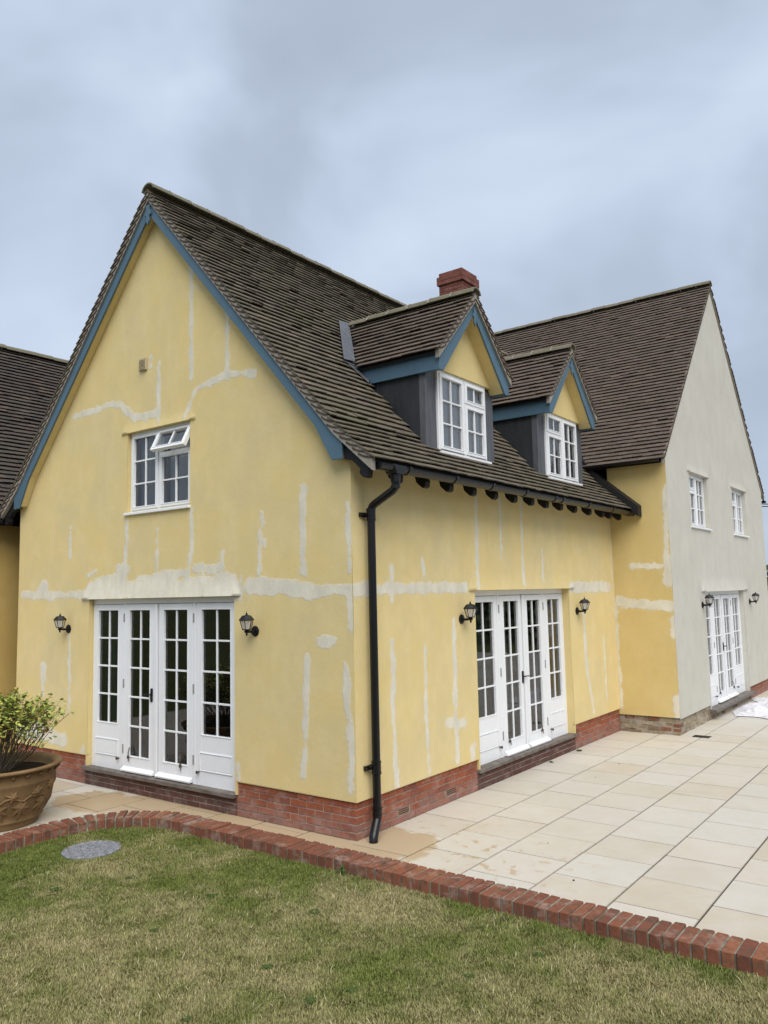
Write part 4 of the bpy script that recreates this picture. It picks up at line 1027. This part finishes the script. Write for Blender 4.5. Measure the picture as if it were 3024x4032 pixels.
# ------------------------------------------------------------------ wall lanterns
def lantern(frame, u, z):
    """hexagonal coach lamp on a curved arm; frame gives wall coordinates, z = height of the back plate"""
    o = Vector(frame(u, 0, z)); Nn = (Vector(frame(u, 1, z)) - o); root = empty('wall_lantern', tuple(o))
    loc = lambda q: q
    def part(mb, name, m_, parent=root, smooth=False, bevel=0):
        return mb.build(name, m_, parent, smooth=smooth, bevel=bevel)
    c = Nn * .135; cx_, cy_ = c.x, c.y
    mb = MB(); mb.tube([Vector((0, 0, -.0)) + Nn * .001, Nn * .012, Nn * .022], [.058, .058, .040], 20); part(mb, 'back_plate', 'black_metal')
    mb = MB(); mb.tube([Nn * .015 + Vector((0, 0, 0)), Nn * .06 + Vector((0, 0, -.004)), Nn * .115 + Vector((0, 0, .0)), Nn * .135 + Vector((0, 0, .022))], [.020, .015, .016, .018], 10)
    mb.lathe([(.004, -.048), (.013, -.028), (.010, -.020), (.026, -.004), (.030, .006), (.018, .014), (.034, .024)], (cx_, cy_, 0), 12); part(mb, 'arm', 'black_metal')
    zb_, zt_ = .024, .128; rb, rt_ = .046, .076; ph = .5 if abs(Nn.x) > .5 else 0
    P_ = lambda r, k, zz: (cx_ + r * math.cos(2 * math.pi * (k + ph) / 6), cy_ + r * math.sin(2 * math.pi * (k + ph) / 6), zz)
    mb = MB()
    for k in range(6):
        mb.tube([P_(rb, k, zb_), P_(rt_, k, zt_)], .0042, 6)
        mb.tube([P_(rt_, k, zt_), P_(rt_, k + 1, zt_)], .005, 6); mb.tube([P_(rb, k, zb_), P_(rb, k + 1, zb_)], .006, 6)
    part(mb, 'cage', 'black_metal')
    mb = MB()
    for k in range(6): mb.poly([P_(rb - .003, k, zb_), P_(rb - .003, k + 1, zb_), P_(rt_ - .003, k + 1, zt_), P_(rt_ - .003, k, zt_)])
    part(mb, 'lamp_glass', 'lamp_glass')
    mb = MB(); mb.lathe([(.088, .126), (.088, .132), (.062, .162), (.052, .176), (.018, .184), (.010, .190), (.012, .200), (.004, .208), (.002, .226)], (cx_, cy_, 0), 6, phase=ph); part(mb, 'lamp_cap', 'black_metal')
    mb = MB(); mb.tube([(cx_, cy_, .024), (cx_, cy_, .062)], .016, 10); mb.lathe([(.012, .062), (.017, .075), (.015, .09), (.004, .10)], (cx_, cy_, 0), 10); part(mb, 'bulb', 'vent_plastic')
    return root
G6 = 'black coach lanterns on the house walls'
for fr_, u, z, lab in ((FA, -5.10, 2.05, 'black coach lantern left of the french doors in the yellow gable'),
                       (FA, -1.409, 2.054, 'black coach lantern right of the gable doors, between them and the house corner'),
                       (FB, 2.099, 2.106, 'black coach lantern on the long wall, between the downpipe and the french doors'),
                       (FB, 5.601, 2.097, 'black coach lantern on the long wall, right of its french doors near the inner corner'),
                       (FW, 8.956, 2.099, 'black coach lantern on the cream wall, left of and overlapping the far french doors'),
                       (FW, 12.714, 2.08, 'black coach lantern on the cream wall, right of the far french doors')):
    tag(lantern(fr_, u, z), lab, 'wall lamp', G6)

# ------------------------------------------------------------------ terracotta pot and shrub
PC = Vector((-3.84, -1.62, 0))
pot = empty('plant_pot', tuple(PC)); tag(pot, 'large brown clay pot with moulded ivy leaves, at the patio edge', 'plant pot')
prof = [(.43, 0), (.44, .02), (.45, .06), (.465, .075), (.482, .085), (.485, .10), (.478, .112), (.50, .16), (.535, .24), (.568, .33), (.598, .43), (.607, .50), (.617, .515), (.612, .53), (.622, .58), (.630, .625), (.655, .645), (.68, .658), (.688, .674), (.676, .69), (.64, .692), (.60, .675), (.585, .64), (.575, .60), (.56, .57)]
prof = [(r_ * .985, z_ * .94) for r_, z_ in prof]
mb = MB(); mb.lathe(prof, (0, 0, 0), 72); P0 = mb.build('pot_body', 'pot_clay', pot, smooth=True)
def prad(z):
    for (r0, z0), (r1, z1) in zip(prof, prof[1:]):
        if z0 <= z <= z1: return r0 + (r1 - r0) * (z - z0) / max(1e-6, z1 - z0)
    return .6
def onpot(th, z, off): r = prad(z) + off; return (r * math.cos(th), r * math.sin(th), z)
mb = MB(); rnd = random.Random(3)
def ivy(th, z, s, rot):
    lob = [(0, 1.0), (.16, .42), (.55, .62), (.42, .12), (.80, -.05), (.38, -.28), (.30, -.55), (.0, -.40)]
    out = lob + [(-a, b) for a, b in lob[1:-1]][::-1]
    ring = []; base = []
    for a, b in out:
        x_, y_ = (a * math.cos(rot) - b * math.sin(rot)) * s, (a * math.sin(rot) + b * math.cos(rot)) * s
        ring.append(mb.p(onpot(th + x_ / .56, z + y_, .013))); base.append(mb.p(onpot(th + x_ * 1.06 / .56, z + y_ * 1.06, -.004)))
    c = mb.p(onpot(th, z, .030)); n = len(ring)
    for k in range(n): mb.f.append([ring[k], ring[(k + 1) % n], c]); mb.f.append([base[k], base[(k + 1) % n], ring[(k + 1) % n], ring[k]])
nst = 13
for k in range(nst):
    th = 2 * math.pi * k / nst
    ivy(th + rnd.uniform(-.05, .05), .235 + rnd.uniform(-.02, .02), .125, math.pi + rnd.uniform(-.6, .6)); ivy(th + .22 + rnd.uniform(-.05, .05), .365 + rnd.uniform(-.02, .03), .085, rnd.uniform(-1.2, 1.2)); 
    if k % 2: ivy(th + .1, .43, .055, rnd.uniform(-1, 1))
prev = [onpot(t_, .31 + .045 * math.sin(t_ * 6.5) + .01 * math.sin(t_ * 17), .004) for t_ in np.linspace(0, 2 * math.pi, 160)]
mb.tube(prev, .009, 6, caps=False)
for k in range(26): ivy(2 * math.pi * k / 26, .575, .032, rnd.uniform(-1, 1))
mb.build('leaf_relief', 'pot_clay', pot)
mb = MB(); mb.lathe([(.001, .565), (.30, .565), (.555, .552)], (0, 0, 0), 40); mb.build('potting_soil', 'soil', pot)

sh = empty('shrub', tuple(PC + Vector((0, 0, .565)))); tag(sh, 'sparse twiggy shrub with lime and yellowing leaves growing in the clay pot', 'shrub')
tw = MB(); lf = MB(); rnd = random.Random(12)
def leaf(p, d, s):
    d = d.normalized(); up_ = Vector((rnd.uniform(-.5, .5), rnd.uniform(-.5, .5), 1)).normalized(); sd_ = d.cross(up_)
    if sd_.length < .1: sd_ = Vector((1, 0, 0))
    sd_.normalize(); n_ = sd_.cross(d)
    q = [p, p + d * s * .35 + sd_ * s * .38 - n_ * s * .10, p + d * s * .75 + sd_ * s * .30 - n_ * s * .16, p + d * s * 1.05 - n_ * s * .22, p + d * s * .75 - sd_ * s * .30 - n_ * s * .16, p + d * s * .35 - sd_ * s * .38 - n_ * s * .10]
    i = [lf.p(a) for a in q]; c = lf.p(p + d * s * .5 + n_ * s * .04)
    for k in range(6): lf.f.append([i[k], i[(k + 1) % 6], c])
def inside(p): return (p.x / .86) ** 2 + (p.y / .86) ** 2 + ((p.z - .20) / .55) ** 2 < 1.0
def grow(p, d, L, r, lev):
    pts = [p]; n_ = 4; q = p.copy(); dd = d.normalized()
    for k in range(n_):
        dd = (dd + Vector((rnd.uniform(-.18, .18), rnd.uniform(-.18, .18), rnd.uniform(-.08, .16)))).normalized(); q = q + dd * L / n_
        pts.append(q.copy())
        if lev < 3 and k >= 1 and rnd.random() < .85:
            s_ = Vector((rnd.uniform(-1, 1), rnd.uniform(-1, 1), rnd.uniform(-.1, .8)))
            if inside(q): grow(q, dd * .9 + s_ * .75, L * rnd.uniform(.45, .7), r * .6, lev + 1)
    tw.tube(pts, [r, r * .9, r * .8, r * .7, r * .5], 5, caps=False)
    out = pts[-1]
    if lev >= 2 and rnd.random() < .9:
        if out.z > .12 + rnd.random() * .25:
            for k in range(rnd.choice((2, 2, 3, 4))):
                leaf(out + Vector((rnd.uniform(-.02, .02), rnd.uniform(-.02, .02), rnd.uniform(-.03, .02))), dd * .4 + Vector((rnd.uniform(-1, 1), rnd.uniform(-1, 1), rnd.uniform(-.6, .7))), rnd.uniform(.035, .065))
for k in range(58):
    a = rnd.uniform(0, 2 * math.pi); t_ = rnd.uniform(.1, 1.0); b = Vector((math.cos(a) * .16 * t_, math.sin(a) * .16 * t_, 0))
    grow(b, Vector((math.cos(a) * t_ * 1.15, math.sin(a) * t_ * 1.15, .95 - .25 * t_)), rnd.uniform(.42, .62), .0065, 0)
tw.build('branches', 'twig', sh); lf.build('leaves', 'shrub_leaf', sh)

# ------------------------------------------------------------------ small things on the ground
MC = Vector((-2.33, -1.42, -.088))
mh = empty('manhole_cover', tuple(MC)); tag(mh, 'round grey patterned metal inspection cover set in the lawn', 'manhole cover')
mb = MB(); mb.lathe([(.285, -.03), (.285, .010), (.265, .012), (.262, .006), (.001, .006)], (0, 0, 0), 48); mb.build('cover_plate', 'cast_cover', mh)
mb = MB(); rnd = random.Random(5)
for i in range(-9, 10):
    for j in range(-9, 10):
        x, y = i * .027 + (j % 2) * .0135, j * .027
        if x * x + y * y < .245 ** 2 and not (abs(y) < .03 and .06 < abs(x) < .13):
            mb.hexa([(x - .009, y - .006, .005), (x + .009, y - .006, .005), (x + .009, y + .006, .005), (x - .009, y + .006, .005), (x - .006, y - .004, .012), (x + .006, y - .004, .012), (x + .006, y + .004, .012), (x - .006, y + .004, .012)])
mb.build('tread_pattern', 'cast_cover', mh)
dr = empty('drain_grate', (1.30, 7.36, .0)); tag(dr, 'small dark slotted drain grate in the patio near the wing corner', 'drain')
mb = MB(); mb.box(-.13, .13, -.09, -.075, .001, .008); mb.box(-.13, .13, .075, .09, .001, .008); mb.box(-.13, -.115, -.075, .075, .001, .008); mb.box(.115, .13, -.075, .075, .001, .008); mb.box(-.115, .115, -.075, .075, .0005, .003)
mb.build('grate_frame', 'black_plastic', dr)
mb = MB()
for i in range(7): mb.box(-.10 + i * .031, -.088 + i * .031, -.075, .075, .003, .009)
mb.build('grate_bars', 'black_plastic', dr)

# crumpled dust sheet
cx0, cx1, cy0, cy1 = 1.15, 3.3, 9.6, 12.3; nx, ny = 120, 130
U, V = np.meshgrid(np.linspace(0, 1, nx), np.linspace(0, 1, ny), indexing='ij')
X = cx0 + (cx1 - cx0) * U + (vnoise(U * 3, V * 3, 1.5, 8) - .5) * .30; Y = cy0 + (cy1 - cy0) * V + (vnoise(U * 3, V * 3, 1.4, 9) - .5) * .4 + .5 * (.5 - U)
r1 = 1 - np.abs(vnoise(X + Y * .4, Y, 2.6, 21) * 2 - 1); r2 = 1 - np.abs(vnoise(X, Y + X * .5, 6.0, 22) * 2 - 1); r3 = 1 - np.abs(vnoise(X - Y * .7, Y, 13.0, 24) * 2 - 1)
edge = np.clip(np.minimum(np.minimum(U, 1 - U), np.minimum(V, 1 - V)) / .12, 0, 1)
H = .012 + edge * (.10 * r1 ** 2 * (.3 + vnoise(X, Y, 1.1, 23)) + .045 * r2 ** 2 + .018 * r3 ** 2) * 1.15
me = bpy.data.meshes.new('dust_sheet')
me.from_pydata([(a - 1.8, b - 10.8, c) for a, b, c in zip(X.ravel(), Y.ravel(), H.ravel())], [], [(i * ny + j, (i + 1) * ny + j, (i + 1) * ny + j + 1, i * ny + j + 1) for i in range(nx - 1) for j in range(ny - 1)])
me.materials.append(MATS['cloth']); me.polygons.foreach_set('use_smooth', [True] * len(me.polygons))
o = bpy.data.objects.new('dust_sheet', me); scene.collection.objects.link(o); o.location = (1.8, 10.8, 0); tag(o, 'crumpled white dust sheet lying on the patio by the cream wall', 'dust sheet')

def weed(loc, r, n, h, label, seed):
    rnd = random.Random(seed); mb = MB(); 
    for k in range(n):
        a = rnd.uniform(0, 6.28); l = rnd.uniform(.5, 1) * r; d = Vector((math.cos(a), math.sin(a), 0)); s_ = Vector((-d.y, d.x, 0)); w_ = l * rnd.uniform(.16, .3); z = rnd.uniform(.3, 1) * h
        mb.poly([(0, 0, .002), tuple(d * l * .5 + s_ * w_ + Vector((0, 0, z))), tuple(d * l + Vector((0, 0, z * .6))), tuple(d * l * .5 - s_ * w_ + Vector((0, 0, z)))])
    o = mb.build('weed', 'weed_leaf'); o.location = loc; tag(o, label, 'weed', 'small weeds in the joints and lawn'); return o
weed((.055, 5.30, 0), .07, 16, .03, 'small weed at the wall foot just past the right end of the long-wall doorstep', 1)
weed((.05, 4.35, 0), .05, 14, .02, 'small weed in the joint below the middle of the long-wall doorstep', 2)
weed((.30, -.575, -.09), .06, 16, .09, 'little leafy weed growing against the front of the brick kerb', 3)

for i_, (wx_, wy_, wr2) in enumerate(WEEDS):
    weed((wx_, wy_, -.098), wr2 * .8, 60, .022, 'low dark green weed rosette growing flat in the dry lawn', 40 + i_)
# loose crumbs on the slabs
mb = MB(); rnd = random.Random(8)
for k in range(11):
    x, y = rnd.uniform(.1, 4.2), rnd.uniform(-.2, 5); s_ = rnd.uniform(.004, .009)
    mb.hexa([(x + a * s_ * rnd.uniform(.6, 1.2), y + b * s_ * rnd.uniform(.6, 1.2), .003 + c * s_) for a, b, c in ((-1, -1, 0), (1, -1, 0), (1, 1, 0), (-1, 1, 0), (-.6, -.7, 1), (.7, -.6, 1.1), (.6, .7, .9), (-.7, .6, 1))])
o = mb.build('soil_crumbs', 'soil'); tag(o, 'scattered dark crumbs of soil on the stone slabs', 'debris', kind='stuff')

# overhead wires beyond the far eave, and the hedge far behind
for k, (z, lab) in enumerate(((4.42, 'thin black overhead cable just under the far eave, upper of the pair'), (4.36, 'thin black overhead cable just under the far eave, lower of the pair'))):
    mb = MB(); mb.tube([(WX - .05, WY1 + .02, z), (3.5, 22, z + .25), (6.5, 36, z + .9)], .012, 6); o = mb.build('overhead_cable', 'cable_rubber'); tag(o, lab, 'cable', 'overhead cables at the right')
hd = MB(); rnd = random.Random(77)
for k in range(5200):
    x, y, z = rnd.uniform(-2, 26), 30 + rnd.gauss(0, 1.0), rnd.uniform(0, 1) ** .8 * (3.2 + .8 * math.sin(k * .0))
    s_ = rnd.uniform(.12, .3); a = Vector((rnd.gauss(0, 1), rnd.gauss(0, 1), rnd.gauss(0, 1))).normalized(); b = a.orthogonal().normalized(); c = a.cross(b); p = Vector((x, y, z))
    hd.poly([p + b * s_, p + c * s_ * .6, p - b * s_, p - c * s_ * .6])
tag(hd.build('hedge', 'hedge_leaf'), 'dark green hedge far beyond the right end of the house', 'hedge', kind='stuff')

# trees standing round the garden behind the viewer (seen mirrored in the window panes)
tr_ = MB(); rng_ = np.random.default_rng(5)
for k in range(9000):
    a = rng_.uniform(-.35, 1.95); rr = 30 + rng_.normal(0, 1.3); hmax = 5.2 + 2.2 * math.sin(a * 9) + 1.2 * math.sin(a * 23 + 1)
    p = Vector((rr * math.sin(a) + 2, -rr * math.cos(a) - 2, hmax * rng_.random() ** .8)); s_ = rng_.uniform(.25, .55)
    d = Vector(rng_.normal(size=3)).normalized(); b = d.orthogonal().normalized(); c = d.cross(b)
    tr_.poly([p + b * s_, p + c * s_ * .7, p - b * s_, p - c * s_ * .7])
tag(tr_.build('distant_trees', 'hedge_leaf'), 'dark belt of leafy trees round the far side of the garden', 'trees', kind='stuff')

# ------------------------------------------------------------------ lawn
def blades(n, seed, xr, yr, keep, hmin, hmax):
    rng = np.random.default_rng(seed); x = rng.uniform(*xr, n); y = rng.uniform(*yr, n); k = keep(x, y); x, y = x[k], y[k]; return x, y
C3 = np.array([5.117, -6.324]); Fd = np.array([-.5963, .8027]); Rd = np.array([.8027, .5963])
def inlawn(x, y):
    dx, dy = x - C3[0], y - C3[1]; f = dx * Fd[0] + dy * Fd[1]; r = dx * Rd[0] + dy * Rd[1]
    out = ((x > KX) | (np.hypot(x - KX, y - KY) < .865) | ((y < KY) & (x > KX - .87 - .03 * np.clip(-1.5 - y, 0, 1))))
    mhole = np.hypot(x - MC.x, y - MC.y) > .275
    return (y < -.555) & (x > -3.02) & out & (f > 4.0) & (np.abs(r) < .62 * f + .3) & mhole
x, y = blades(1500000, 1, (-3.1, 5.2), (-5.2, -.55), inlawn, 0, 0)
n = len(x)
green = .40 * vnoise(x, y, 1.15, 31) + .32 * vnoise(x, y, 3.1, 32) + .28 * vnoise(x, y, 8, 33)
dk_ = np.minimum(np.abs(y + .56), 1.0); dk_ = np.where((x < KX), np.minimum(dk_, np.abs(.86 - np.hypot(x - KX, np.minimum(y - KY, 99)))), dk_)
near = np.clip(1 - dk_ / .42, 0, 1)
hl = np.clip(1 - np.hypot((x + .75) / 1.2, (y + 1.25) / .55), 0, 1); hl2 = np.clip(1 - np.hypot((x + 2.2) / 1.5, (y + 1.6) / 1.2), 0, 1)
g = np.clip((green - .5) * 2.6 + .39 + near * .42 + hl * .6 + hl2 * .3 + RNG.normal(0, .25, n), 0, 1)
clump = vnoise(x, y, 22, 35)
h = (.010 + .018 * RNG.random(n) + .010 * clump) * (1 + near * .6)
w = .0014 + .0018 * RNG.random(n)
az = RNG.uniform(0, 2 * np.pi, n); lean = .1 + .75 * RNG.random(n); straw = (RNG.random(n) < .006) & (g < .6); h = np.where(straw, h * 1.5, h); lean = np.where(straw, lean + .4, lean)
fx = (vnoise(x, y, 11, 36) - .5) * .8; fy = (vnoise(x, y, 11, 37) - .5) * .8
lx = np.cos(az) * lean * h + fx * h * .8; ly = np.sin(az) * lean * h + fy * h * .8
px_, py_ = -np.sin(az) * w, np.cos(az) * w
z0 = np.full(n, -.107)
V = np.empty((n, 5, 3), np.float32)
V[:, 0] = np.stack([x - px_, y - py_, z0], 1); V[:, 1] = np.stack([x + px_, y + py_, z0], 1)
V[:, 2] = np.stack([x + lx * .4 + px_ * .8, y + ly * .4 + py_ * .8, z0 + h * .62], 1); V[:, 3] = np.stack([x + lx * .4 - px_ * .8, y + ly * .4 - py_ * .8, z0 + h * .62], 1)
V[:, 4] = np.stack([x + lx, y + ly, z0 + h], 1)
me = bpy.data.meshes.new('lawn_grass'); me.vertices.add(n * 5); me.vertices.foreach_set('co', V.ravel())
li = np.empty((n, 7), np.int32); b_ = (np.arange(n) * 5)[:, None]; li[:] = b_ + np.array([0, 1, 2, 3, 3, 2, 4]); me.loops.add(n * 7); me.loops.foreach_set('vertex_index', li.ravel())
me.polygons.add(n * 2); st = np.empty((n, 2), np.int32); st[:, 0] = np.arange(n) * 7; st[:, 1] = np.arange(n) * 7 + 4; me.polygons.foreach_set('loop_start', st.ravel())
me.update(calc_edges=True); me.validate()
dry = np.array([.44, .385, .20]); dry2 = np.array([.27, .24, .10]); gr = np.array([.105, .14, .030]); gr2 = np.array([.21, .24, .06])
t1 = RNG.random(n)[:, None]; col = (dry * t1 + dry2 * (1 - t1)) * (1 - g[:, None]) + (gr * t1 + gr2 * (1 - t1)) * g[:, None]
col *= (.6 + .75 * RNG.random(n))[:, None]; col[straw] = np.array([.50, .45, .27])
cc = np.ones((n, 5, 4), np.float32); cc[:, :, :3] = col[:, None, :]
at = me.color_attributes.new('tint', 'FLOAT_COLOR', 'POINT'); at.data.foreach_set('color', cc.ravel()); me.materials.append(MATS['grass_blade'])
o = bpy.data.objects.new('lawn_grass', me); scene.collection.objects.link(o); tag(o, 'patchy half-dried lawn grass, straw coloured with green areas near the kerb', 'grass', kind='stuff')
